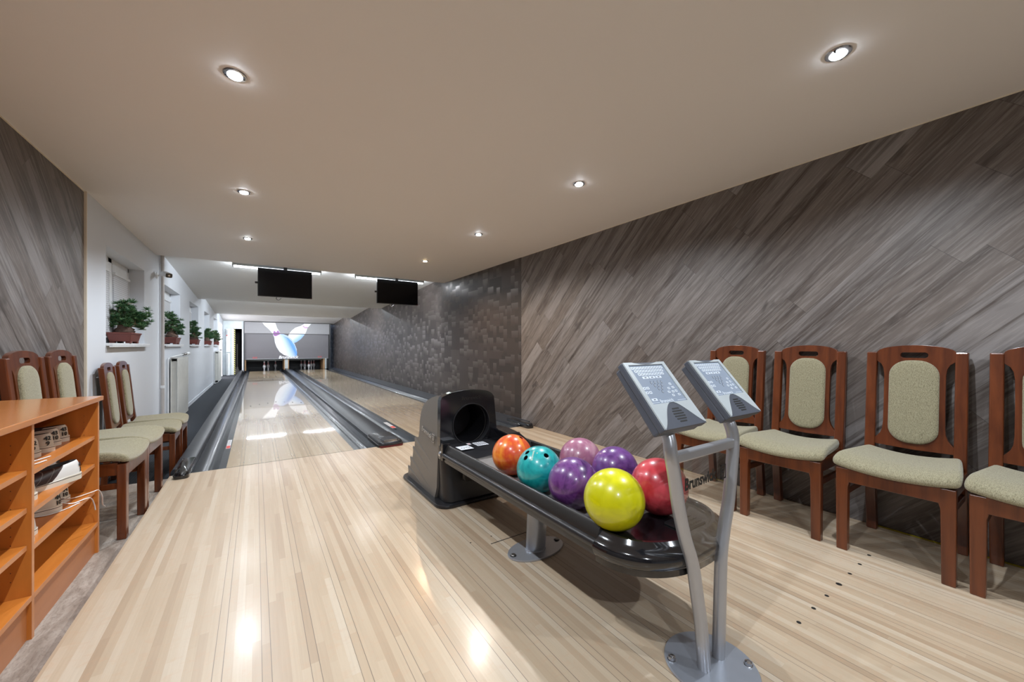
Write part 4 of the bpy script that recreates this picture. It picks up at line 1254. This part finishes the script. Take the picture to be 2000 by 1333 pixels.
bowling_ball('violet bowling ball in the back row between pink and red', (1.436, 1.262, .4755), ballmat('violet_marble', [(.10, .028, .17), (.17, .06, .26), (.07, .016, .13)], 12.4, 4.0))
bowling_ball('dusty pink bowling ball, farthest in the back row', (1.419, 1.482, .4755), ballmat('pink_marble', [(.40, .16, .24), (.34, .12, .21), (.48, .26, .32)], 6.6, 4.0))

# ================================================================== SCORE CONSOLE STAND
cs = T('score_console_stand', 'silver two-tube stand carrying two tilted keypad consoles on a round foot', 'console stand', (1.265, .70, 0))
CO = Vector((1.265, .70, 0))
def PC(name, b, m, par=None, **k):
    for v in b.verts: v.co -= CO
    return O(name, b, m, par or cs, **k)
b = BM(); lathe(b, [(.142, 0), (.145, .004), (.142, .009), (0, .011)], 56, c=(1.265, .70, 0)); base = PC('foot_plate', b, M_steel, smooth=True, angle=50)
for (x, y) in ((1.172, .782), (1.363, .627)):
    b = BM(); lathe(b, [(0, .021), (.006, .022), (.011, .019), (.012, .010), (.015, .009)], 16, c=(x, y, 0)); PC('bolt', b, M_chrome, base, smooth=True)
TL = [(1.226, .70, .008), (1.211, .702, .154), (1.195, .705, .246), (1.171, .708, .367), (1.132, .71, .462), (1.099, .71, .564), (1.077, .71, .666), (1.062, .712, .735), (1.066, .720, .775), (1.076, .745, .825)]
TR = [(1.313, .70, .008), (1.323, .702, .109), (1.334, .705, .225), (1.347, .708, .343), (1.370, .71, .427), (1.398, .71, .513), (1.416, .71, .602), (1.430, .71, .694), (1.434, .712, .745), (1.432, .722, .785), (1.437, .745, .825)]
b = BM(); tube(b, smoothpath(TL, 6), .0205, 24, sq=1.0); PC('tube_post', b, M_stand, smooth=True)
b = BM(); tube(b, smoothpath(TR, 6), .0205, 24, sq=1.0); PC('tube_post', b, M_stand, smooth=True)
b = BM(); prism(b, rrect(-.014, .014, -.016, .016, .006, 3), lambda p, q, t: (t, .712+p, .722+q), 1.075, 1.425); PC('crossbar', b, M_stand)
def xat(TT, z):
    for a, c in zip(TT, TT[1:]):
        if a[2] <= z <= c[2]:
            t = (z-a[2])/(c[2]-a[2]); return a[0]+t*(c[0]-a[0])
zs = [.03+(.70-.03)*k/14 for k in range(15)]
outl = [(xat(TL, z)+.012, z) for z in zs]+[(xat(TR, z)-.012, z) for z in reversed(zs)]
b = BM(); plate(b, outl, [], lambda p, q, t: (p, t, q), .707, .711); acr = PC('acrylic_panel', b, M_acr, label='clear smoky acrylic panel')
b = BM(); add_text(b, 'Brunswick', .052, (1.126, .7064, .612), (1, 0, .02), (0, 0, 1), .0003, .0018, sx=.83)
bx0, bz0 = 1.340, .606
for (a0, a1, c0, c1) in ((0, .034, 0, .005), (0, .034, .045, .05), (0, .005, 0, .05), (.029, .034, 0, .05)): box(b, bx0+a0, bx0+a1, .7062, .7068, bz0+c0, bz0+c1)
add_text(b, 'B', .040, (bx0+.006, .7064, bz0+.010), (1, 0, 0), (0, 0, 1), .0003, .0002, sx=.8)
PC('panel_lettering', b, M_print, acr)

def console_head(x0, x1):
    wdt = x1-x0
    yb, zb, yt, zt = .672, .826, .830, 1.015
    ud = Vector((0, yt-yb, zt-zb)); Ls = ud.length; ud.normalize()
    nd = Vector((0, -ud.z, ud.y))          # out of the face
    org = Vector((x0, yb, zb))
    F = lambda p, q, t: org+Vector((p, 0, 0))+ud*q+nd*t
    b = BM(); prism(b, [(0, 0), (wdt, 0), (wdt, Ls), (0, Ls)], F, -.022, 0)
    head = PC('console_head', b, M_heads, bevel=.004)
    b = BM(); prism(b, [(.004, .003), (wdt-.004, .003), (wdt-.012, Ls-.004), (.012, Ls-.004)], F, -.050, -.0225)
    PC('rear_shell', b, M_heads, head, bevel=.006)
    # light grey face with screen window
    sx0, sx1, sy0, sy1 = .020, wdt-.020, Ls*.345, Ls*.945
    top = [(wdt-.003, Ls-.003), (wdt*.80, Ls-.003), (wdt*.70, Ls-.008), (wdt*.60, Ls-.0125), (wdt*.50, Ls-.0135), (wdt*.40, Ls-.0125), (wdt*.30, Ls-.008), (wdt*.20, Ls-.003), (.003, Ls-.003)]
    arch = [(.003, .003)]+[(.004+(wdt-.008)*k/20, .003+.082*max(0, math.sin(PI*k/20))**1.6) for k in range(0, 21)]+[(wdt-.003, .003)]
    arch2 = [(wdt*(k/20)*.98+.002, .002+.084*max(0, math.sin(PI*k/20))**1.5) for k in range(1, 20)]
    outl = [(.003, .0025)]+arch2+[(wdt-.003, .0025)]+top
    b = BM(); plate(b, outl, [[(sx0, sy0), (sx1, sy0), (sx1, sy1), (sx0, sy1)]], F, 0, .0045)
    face = PC('face_plate', b, M_headl, head)
    b = BM(); prism(b, [(.001, .0)]+arch2+[(wdt-.001, .0)], F, 0, .0035); spk = PC('speaker_cover', b, M_heads, head, bevel=.001)
    b = BM()
    for k in range(6):
        q = .016+k*.0088; hw = math.sqrt(.027**2-((k-2.5)*.0082)**2)
        prism(b, rrect(wdt*.50-hw, wdt*.50+hw, q, q+.0048, .0018, 2), F, .0035, .0040)
    PC('speaker_slots', b, M_print, spk)
    b = BM(); prism(b, [(sx0, sy0), (sx1, sy0), (sx1, sy1), (sx0, sy1)], F, 0, .0012); scr = PC('keypad_screen', b, M_screen, head)
    W, Hh = sx1-sx0, sy1-sy0
    b = BM(); b2 = BM()
    def key(cx, cy, kw, kh, dot=True):
        X, Y = sx0+cx*W, sy0+cy*Hh
        prism(b, rrect(X-kw*W/2, X+kw*W/2, Y-kh*Hh/2, Y+kh*Hh/2, .0012, 2), F, .0012, .0017)
        if dot: prism(b2, [(X-kw*W*.16, Y-kh*Hh*.18), (X+kw*W*.16, Y-kh*Hh*.18), (X+kw*W*.16, Y+kh*Hh*.18), (X-kw*W*.16, Y+kh*Hh*.18)], F, .0017, .0019)
    for r, (nk, off) in enumerate(((11, .045), (10, .085), (9, .13))):
        for k in range(nk): key(off+.03+k*.0845, .925-.085*r, .070, .066)
    for k in range(3): key(.27+k*.19, .665, .165, .062)
    for r, nk in enumerate((4, 3, 2, 1)):
        for k in range(nk):
            X = sx0+(.33+.05*r+k*.10)*W; Y = sy0+(.53-.082*r)*Hh
            prism(b2, [(X-.0022, Y-.005), (X+.0022, Y-.005), (X+.0032, Y-.001), (X+.0014, Y+.0035), (X, Y+.006), (X-.0014, Y+.0035), (X-.0032, Y-.001)], F, .0012, .0019)
            prism(b, [(X-.0012, Y-.004), (X+.0012, Y-.004), (X+.0006, Y+.003), (X-.0006, Y+.003)], F, .0019, .0021)
    for cx, cy in ((.06, .40), (.15, .40), (.06, .29), (.15, .29)): key(cx, cy, .07, .062)
    key(.13, .11, .15, .062)
    for cx, cy in ((.84, .46), (.86, .365), (.88, .27), (.90, .175), (.72, .35), (.66, .26), (.78, .26), (.72, .17)): key(cx, cy, .066, .056)
    prism(b, [(sx0, sy0+.035*Hh), (sx0+.22*W, sy0+.035*Hh), (sx0+.22*W, sy0+.045*Hh), (sx0, sy0+.045*Hh)], F, .0012, .0016)
    prism(b, [(sx0+.74*W, sy0+.035*Hh), (sx0+W, sy0+.035*Hh), (sx0+W, sy0+.045*Hh), (sx0+.74*W, sy0+.045*Hh)], F, .0012, .0016)
    add_text(b, 'Brunswick', .0165, F(sx0+.24*W, sy0+.02*Hh, .0018), (1, 0, 0), ud, .0003, .0003, sx=.98)
    PC('key_legends', b2, M_keyd, scr)
    PC('keys', b, M_key, scr)
console_head(.973, 1.190)
console_head(1.340, 1.555)

# ================================================================== TVs + fluorescent fittings
def television(x0, x1, label, tiltz):
    t = T('television', label, 'television', ((x0+x1)/2, 7.26, 2.086), 0, 'televisions hung under the ceiling edge')
    hw = (x1-x0)/2
    b = BM(); box(b, -hw, hw, -.012, .03, -.228, .222); body = O('tv_body', b, M_tvb, t, bevel=.004)
    b = BM(); box(b, -hw+.010, hw-.010, -.0135, -.012, -.215, .214); O('tv_screen', b, M_tv, t)
    b = BM(); box(b, hw-.02, hw-.012, -.0145, -.0125, -.225, -.219); O('standby_light', b, M_red, t)
    b = BM(); box(b, -.1, .1, .03, .07, -.1, .1); box(b, -.025, .025, .05, .09, -.05, .30); O('wall_bracket', b, M_black, t)
    b = BM(); tube(b, smoothpath([(-.12, .02, -.225), (-.13, .03, -.25), (-.10, .05, -.27), (-.06, .04, -.24)], 5), .005, 8); O('cable', b, M_black if tiltz == 0 else M_chrome, t, smooth=True)
    b = BM(); box(b, -hw-.035, -hw, .0, .02, -.03, .0); O('receiver', b, M_black, t)
television(.021, .785, 'black flat television hanging under the ceiling edge above the left lane', 0)
television(1.85, 2.626, 'black flat television hanging under the ceiling edge above the right lane', 1)

def fitting(x0, x1, y, z, label, vis=True, group='fluorescent fittings above the lanes', pw=1.0, zc=None):
    t = T('fluorescent_light', label, 'ceiling light', ((x0+x1)/2, y, z), 0, group)
    hw = (x1-x0)/2
    b = BM(); prism(b, rrect(-.035, .035, -.03, .03, .012, 4), lambda p, q, tt: (tt, p, q), -hw, hw); O('housing', b, M_fix, t, smooth=True, angle=40)
    b = BM(); tube(b, [(-hw+.02, 0, -.043), (hw-.02, 0, -.043)], .013, 12); O('tube_lamp', b, M_lamp, t, smooth=True)
    b = BM(); box(b, -hw+.002, -hw+.02, -.015, .015, -.055, -.025); box(b, hw-.02, hw-.002, -.015, .015, -.055, -.025); OS('lamp_holder', b, M_fix, t)
    b = BM(); box(b, -hw*.6, -hw*.6+.02, -.01, .01, .03, (zc or z+.12)-z); box(b, hw*.6-.02, hw*.6, -.01, .01, .03, (zc or z+.12)-z); OS('hanger', b, M_fix, t)
    area('tube_light', (0, 0, -.058), 2*hw-.05, .02, TUBE_W*pw*.62, COOL, parent=t)
    area('tube_light', (0, -.05, -.02), 2*hw-.05, .04, TUBE_W*pw*.12, COOL, rot=(-PI/2, 0, 0), parent=t) if 0 else None
    area('tube_light', (0, .05, -.0), 2*hw-.05, .02, TUBE_W*pw*.95, COOL, rot=(PI/2+.5, 0, 0), parent=t)
    return t
fitting(-.31, .945, 7.40, 2.362, 'long fluorescent light fitting behind the left television', zc=2.405)
fitting(1.498, 2.80, 7.40, 2.362, 'long fluorescent light fitting behind the right television', zc=2.405)
for k, (yy, zz) in enumerate(((11.95, 2.31), (16.45, 2.26))):
    for j, (xa, xb) in enumerate(((-.3, .95), (1.5, 2.8))):
        fitting(xa, xb, yy, zz, 'fluorescent light fitting tucked behind the %s ceiling step above the %s lane' % (('second', 'third')[k], ('left', 'right')[j]), pw=(.9, 1.5)[k], zc=zz+.09)

# ================================================================== DOWNLIGHTS
def make_spot(x, y, label, warm=0, pw=1.0):
    t = T('ceiling_spotlight', label, 'ceiling light', (x, y, CH), 0, 'recessed spotlights in the low ceiling')
    b = BM(); lathe(b, [(.030, -.001), (.031, -.006), (.044, -.005), (.047, -.001), (.047, 0), (.030, 0)], 32); O('trim_ring', b, M_chrome, t, smooth=True)
    b = BM(); lathe(b, [(.028, -.002), (.027, -.012), (0, -.017)], 24); O('lamp_glass', b, M_bulbw if warm == 2 else M_bulb, t, smooth=True)
    b = BM()
    for s in (-1, 1): box(b, s*.034-.005, s*.034+.005, -.004, .004, -.012, -.002)
    OS('retaining_clip', b, M_black, t)
    d = bpy.data.lights.new('spot_beam', 'SPOT'); d.energy = SPOT_W*pw; d.spot_size = math.radians(150); d.spot_blend = .6
    d.shadow_soft_size = .02; d.color = (COOL, NEUT, WARM)[warm]
    o = bpy.data.objects.new('spot_beam', d); COL.objects.link(o); o.parent = t; o.location = (0, 0, -.03)
make_spot(-.08, 2.155, 'bright recessed ceiling spotlight at the upper left, nearest of the left row')
make_spot(-.08, 3.755, 'recessed ceiling spotlight, second of the left row')
make_spot(-.08, 5.355, 'recessed ceiling spotlight, farthest of the left row')
make_spot(2.045, .585, 'bright recessed ceiling spotlight at the upper right, nearest of the right row')
make_spot(2.045, 2.150, 'recessed ceiling spotlight, second of the right row')
make_spot(2.045, 3.735, 'recessed ceiling spotlight, third of the right row', 1)
make_spot(2.045, 5.345, 'recessed ceiling spotlight with an orange glow, farthest of the right row', 2)
for (x, y, lb_) in ((-.08, .555, 'recessed ceiling spotlight just above the camera on the left'), (-.08, -1.1, 'unseen ceiling spotlight added as fill behind the camera, left row'), (2.045, -1.1, 'unseen ceiling spotlight added as fill behind the camera, right row')):  # the two behind the camera continue the rows, added for soft fill
    make_spot(x, y, lb_)

# ================================================================== LEFT WALL FITTINGS
pp = T('heating_pipe', 'painted vertical pipe on the white wall between the first two windows', 'pipe', (-1.10, 7.26, CZ))
b = BM(); tube(b, [(0, 0, 0), (0, 0, CH-CZ+.1)], .021, 14); O('pipe_run', b, M_pipeg, pp, smooth=True)
b = BM(); tube(b, [(0, 0, .62), (0, 0, .66)], .026, 14); box(b, -.03, 0, -.012, .012, .63, .65); O('pipe_clip', b, M_pvc, pp)
cm = T('security_camera', 'small white bullet security camera with black face, mounted by the pipe', 'security camera', (-1.10, 7.04, 2.03), math.radians(0))
b = BM(); lathe(b, [(0, 0), (.045, 0), (.045, .012), (.03, .02), (0, .02)], 24, M=Matrix.Translation((-.03, 0, 0)) @ Matrix.Rotation(PI/2, 4, 'Y')); O('mount_plate', b, M_pvc, cm, smooth=True)
b = BM(); tube(b, smoothpath([(-.01, 0, 0), (.05, -.03, .01), (.09, -.08, .015)], 6), .011, 10); O('mount_arm', b, M_pvc, cm, smooth=True)
Mc = Matrix.Translation((.11, -.17, -.005)) @ Matrix.Rotation(math.radians(22), 4, 'Z') @ Matrix.Rotation(math.radians(14), 4, 'X')
b = BM(); prism(b, rrect(-.036, .036, -.03, .03, .016, 5), lambda p, q, t: Mc @ Vector((p, t, q)), -.06, .14); O('camera_body', b, M_pvc, cm, smooth=True)
b = BM(); prism(b, rrect(-.034, .034, -.028, .028, .015, 5), lambda p, q, t: Mc @ Vector((p, t, q)), -.066, -.06); O('front_glass', b, M_blackg, cm)
b = BM(); lathe(b, [(0, 0), (.012, 0), (.012, .004), (0, .004)], 16, M=Mc @ Matrix.Translation((0, -.066, 0)) @ Matrix.Rotation(PI/2, 4, 'X')); O('lens', b, M_chrome, cm)

def radiator(y0, y1, label):
    x0, x1 = XL+.03, XL+.12
    t = T('radiator', label, 'radiator', (XL+.07, (y0+y1)/2, CZ), 0, 'panel radiators under the windows')
    hy = (y1-y0)/2; xa, xb = x0-XL-.07, x1-XL-.07
    b = BM(); box(b, xb-.012, xb, -hy, hy, .06, 1.02); O('front_panel', b, M_rad, t, bevel=.004)
    b = BM(); box(b, xa, xa+.012, -hy, hy, .06, 1.02); O('rear_panel', b, M_rad, t, bevel=.004)
    b = BM()
    n = int((y1-y0)/.045)
    for k in range(n): box(b, xa+.012, xb-.012, -hy+.02+k*.045, -hy+.035+k*.045, .10, .98)
    O('convector_fins', b, M_rad, t)
    b = BM(); box(b, xa, xb, -hy, hy, 1.02, 1.035); O('top_grille', b, M_rad, t)
    b = BM(); tube(b, smoothpath([(xa-.01, -hy-.10, .02), (xa-.01, -hy-.10, .55), (xa-.01, -hy-.10, .96), (xa, -hy-.08, 1.03), (.02, -hy+.0, 1.06), (.03, hy*.2, 1.075)], 6), .012, 10); O('supply_pipe', b, M_pvc, t, smooth=True)
    b = BM(); tube(b, [(.03, hy*.2, 1.075), (.05, hy*.45, 1.08)], .022, 14); O('valve', b, M_bolt, t, smooth=True)
    b = BM(); tube(b, [(.05, hy*.45, 1.08), (.055, hy*.95, 1.085)], .028, 14); O('thermostat_head', b, M_pvc, t, smooth=True)
    b = BM(); tube(b, smoothpath([(xa-.01, -hy-.10, .02), (.02, -hy+.1, .03), (.03, 0, .05)], 6), .012, 10); tube(b, [(.03, 0, .05), (.035, hy*.3, .055)], .02, 12); O('return_pipe', b, M_pvc, t, smooth=True)
radiator(7.85, 8.95, 'white panel radiator under the second window, just beyond the pipe')
radiator(15.6, 16.9, 'white panel radiator under the farthest window')

# ================================================================== BONSAI
def bonsai(label, px0, px1, py0, py1, seed, height, spread, shape):
    rnd = random.Random(seed)
    cx, cy = (px0+px1)/2, (py0+py1)/2
    z0 = Z0+.027
    t = T('bonsai_tree', label, 'potted plant', (cx, cy, z0), 0, 'pine bonsai trees on the window sills')
    hx, hy = (px1-px0)/2, (py1-py0)/2
    b = BM()
    def ringr(s, z): return [b.verts.new((sx*hx*s, sy*hy*s, z)) for sx, sy in ((-1, -1), (1, -1), (1, 1), (-1, 1))]
    R = [ringr(.78, .018), ringr(.80, .018), ringr(.95, .095), ringr(1.0, .095), ringr(1.0, .110), ringr(.94, .110), ringr(.92, .085)]
    for a, c in zip(R, R[1:]):
        for k in range(4): b.faces.new((a[k], a[(k+1) % 4], c[(k+1) % 4], c[k]))
    b.faces.new(R[0]); b.faces.new(R[-1])
    O('pot', b, M_pot, t, bevel=.004)
    b = BM()
    for sx in (-1, 1):
        for sy in (-1, 1): box(b, sx*hx*.62-.02, sx*hx*.62+.02, sy*hy*.62-.03, sy*hy*.62+.03, 0, .018)
    OS('pot_foot', b, M_pot, t, bevel=.003)
    b = BM(); box(b, -hx*.91, hx*.91, -hy*.91, hy*.91, .085, .100); O('soil', b, M_soil, t)
    # trunk: thick gnarled base
    tr = []
    p = Vector((-.0, 0, .095)); tr = [p.copy()]
    rad = [.085]
    for k in range(1, 7):
        f = k/6
        tr.append(Vector((.05*math.sin(seed+f*4)*f*spread*4, .05*math.cos(seed*1.3+f*3.3)*f, .095+height*.66*f)))
        rad.append((.082, .080, .062, .040, .022, .014, .008)[k])
    b = BM(); pts = smoothpath(tr, 4); rr = [rad[min(6, int(i/4))]+(rad[min(6, int(i/4)+1)]-rad[min(6, int(i/4))])*((i % 4)/4) for i in range(len(pts))]
    tube(b, pts, rr, 14)
    for v in b.verts:
        k_ = 1+.16*rnd.uniform(-1, 1); v.co.x *= k_; v.co.y *= 1+.16*rnd.uniform(-1, 1)
    O('trunk', b, M_bark, t, smooth=True)
    # branches and needle pads
    bb_, fo = BM(), BM()
    pads = []
    for (dx, dy, dz, s) in shape:
        pads.append((Vector((dx*spread*3.2, dy*spread*3.2, .10+dz*height)), s))
    def needles(c, r, n, up=.5):
        for _ in range(n):
            a = rnd.uniform(0, 2*PI); e = rnd.uniform(-.25, 1.0)
            d = Vector((math.cos(a)*math.cos(e), math.sin(a)*math.cos(e), math.sin(e)+up*.3)).normalized()
            L = r*rnd.uniform(.7, 1.1)
            sd = d.cross(Vector((rnd.uniform(-1, 1), rnd.uniform(-1, 1), rnd.uniform(-1, 1)))).normalized()*.0026
            v = [fo.verts.new(c-sd), fo.verts.new(c+sd), fo.verts.new(c+d*L+sd*.5), fo.verts.new(c+d*L-sd*.5)]
            f = fo.faces.new(v); f.material_index = 1 if rnd.random() < .25 else 0
    for c, s in pads:
        # nearest trunk point below
        base = min(pts, key=lambda q: (q-c).length+(.3 if q.z > c.z else 0))
        mid = (base+c)/2+Vector((rnd.uniform(-.02, .02), rnd.uniform(-.02, .02), -.012))
        tube(bb_, smoothpath([base, mid, c], 4), [.009-.0008*i for i in range(9)], 6)
        k = max(5, int(12*s))
        for _ in range(k):
            cc = c+Vector((rnd.gauss(0, .034*s), rnd.gauss(0, .034*s), rnd.gauss(.004, .026*s)))
            tube(bb_, [c, cc], .0022, 4)
            needles(cc, .046, 60)
    O('branches', bb_, M_barkl, t, smooth=True)
    O('foliage', fo, [M_needle, M_needle2], t)
PAD = [(.0, -.2, .95, 1.0), (.05, .1, .72, 1.6), (-.25, -.15, .62, 1.4), (.3, .25, .70, 1.5), (.45, .1, .55, 1.2), (.55, .35, .42, .9), (.42, -.05, .33, 1.1), (-.3, .1, .42, 1.3), (.0, -.1, .48, 1.5), (.2, .2, .45, 1.3), (-.45, -.2, .35, .9), (.7, .25, .30, .6), (.62, .1, .60, .5)]
PAD2 = [(-.1, 0, 1.0, 1.3), (.0, .0, .85, 1.3), (.35, .1, .74, .8), (.1, 0, .55, 1.8), (-.2, 0, .5, 1.2), (.5, .2, .50, .8), (.3, .0, .28, 1.1), (.55, .1, .22, .7), (-.35, .0, .30, .9)]
PAD3 = [(.0, 0, 1.0, .6), (-.3, 0, .85, .7), (-.1, 0, .72, 1.4), (.2, 0, .95, .5), (-.2, 0, .5, 1.2), (.15, 0, .42, 1.1), (.5, 0, .35, .7), (.25, 0, .18, .9), (-.25, 0, .2, 1.6), (.3, 0, .65, .5)]
bonsai('large spreading pine bonsai in a terracotta tray on the nearest window sill', -1.25, -1.06, 5.43, 5.86, 3, .31, .064, PAD)
bonsai('pine bonsai with two-tiered crown on the second window sill', -1.25, -1.06, 8.12, 8.58, 5, .36, .055, PAD2)
bonsai('sparse pine bonsai with drooping twigs on the third window sill', -1.25, -1.05, 10.75, 11.2, 8, .38, .055, PAD3)
bonsai('small dense pine bonsai on the fourth window sill', -1.25, -1.04, 13.5, 13.95, 11, .33, .055, PAD)
bonsai('small pine bonsai on the farthest window sill', -1.25, -1.04, 16.3, 16.75, 14, .33, .055, PAD2)
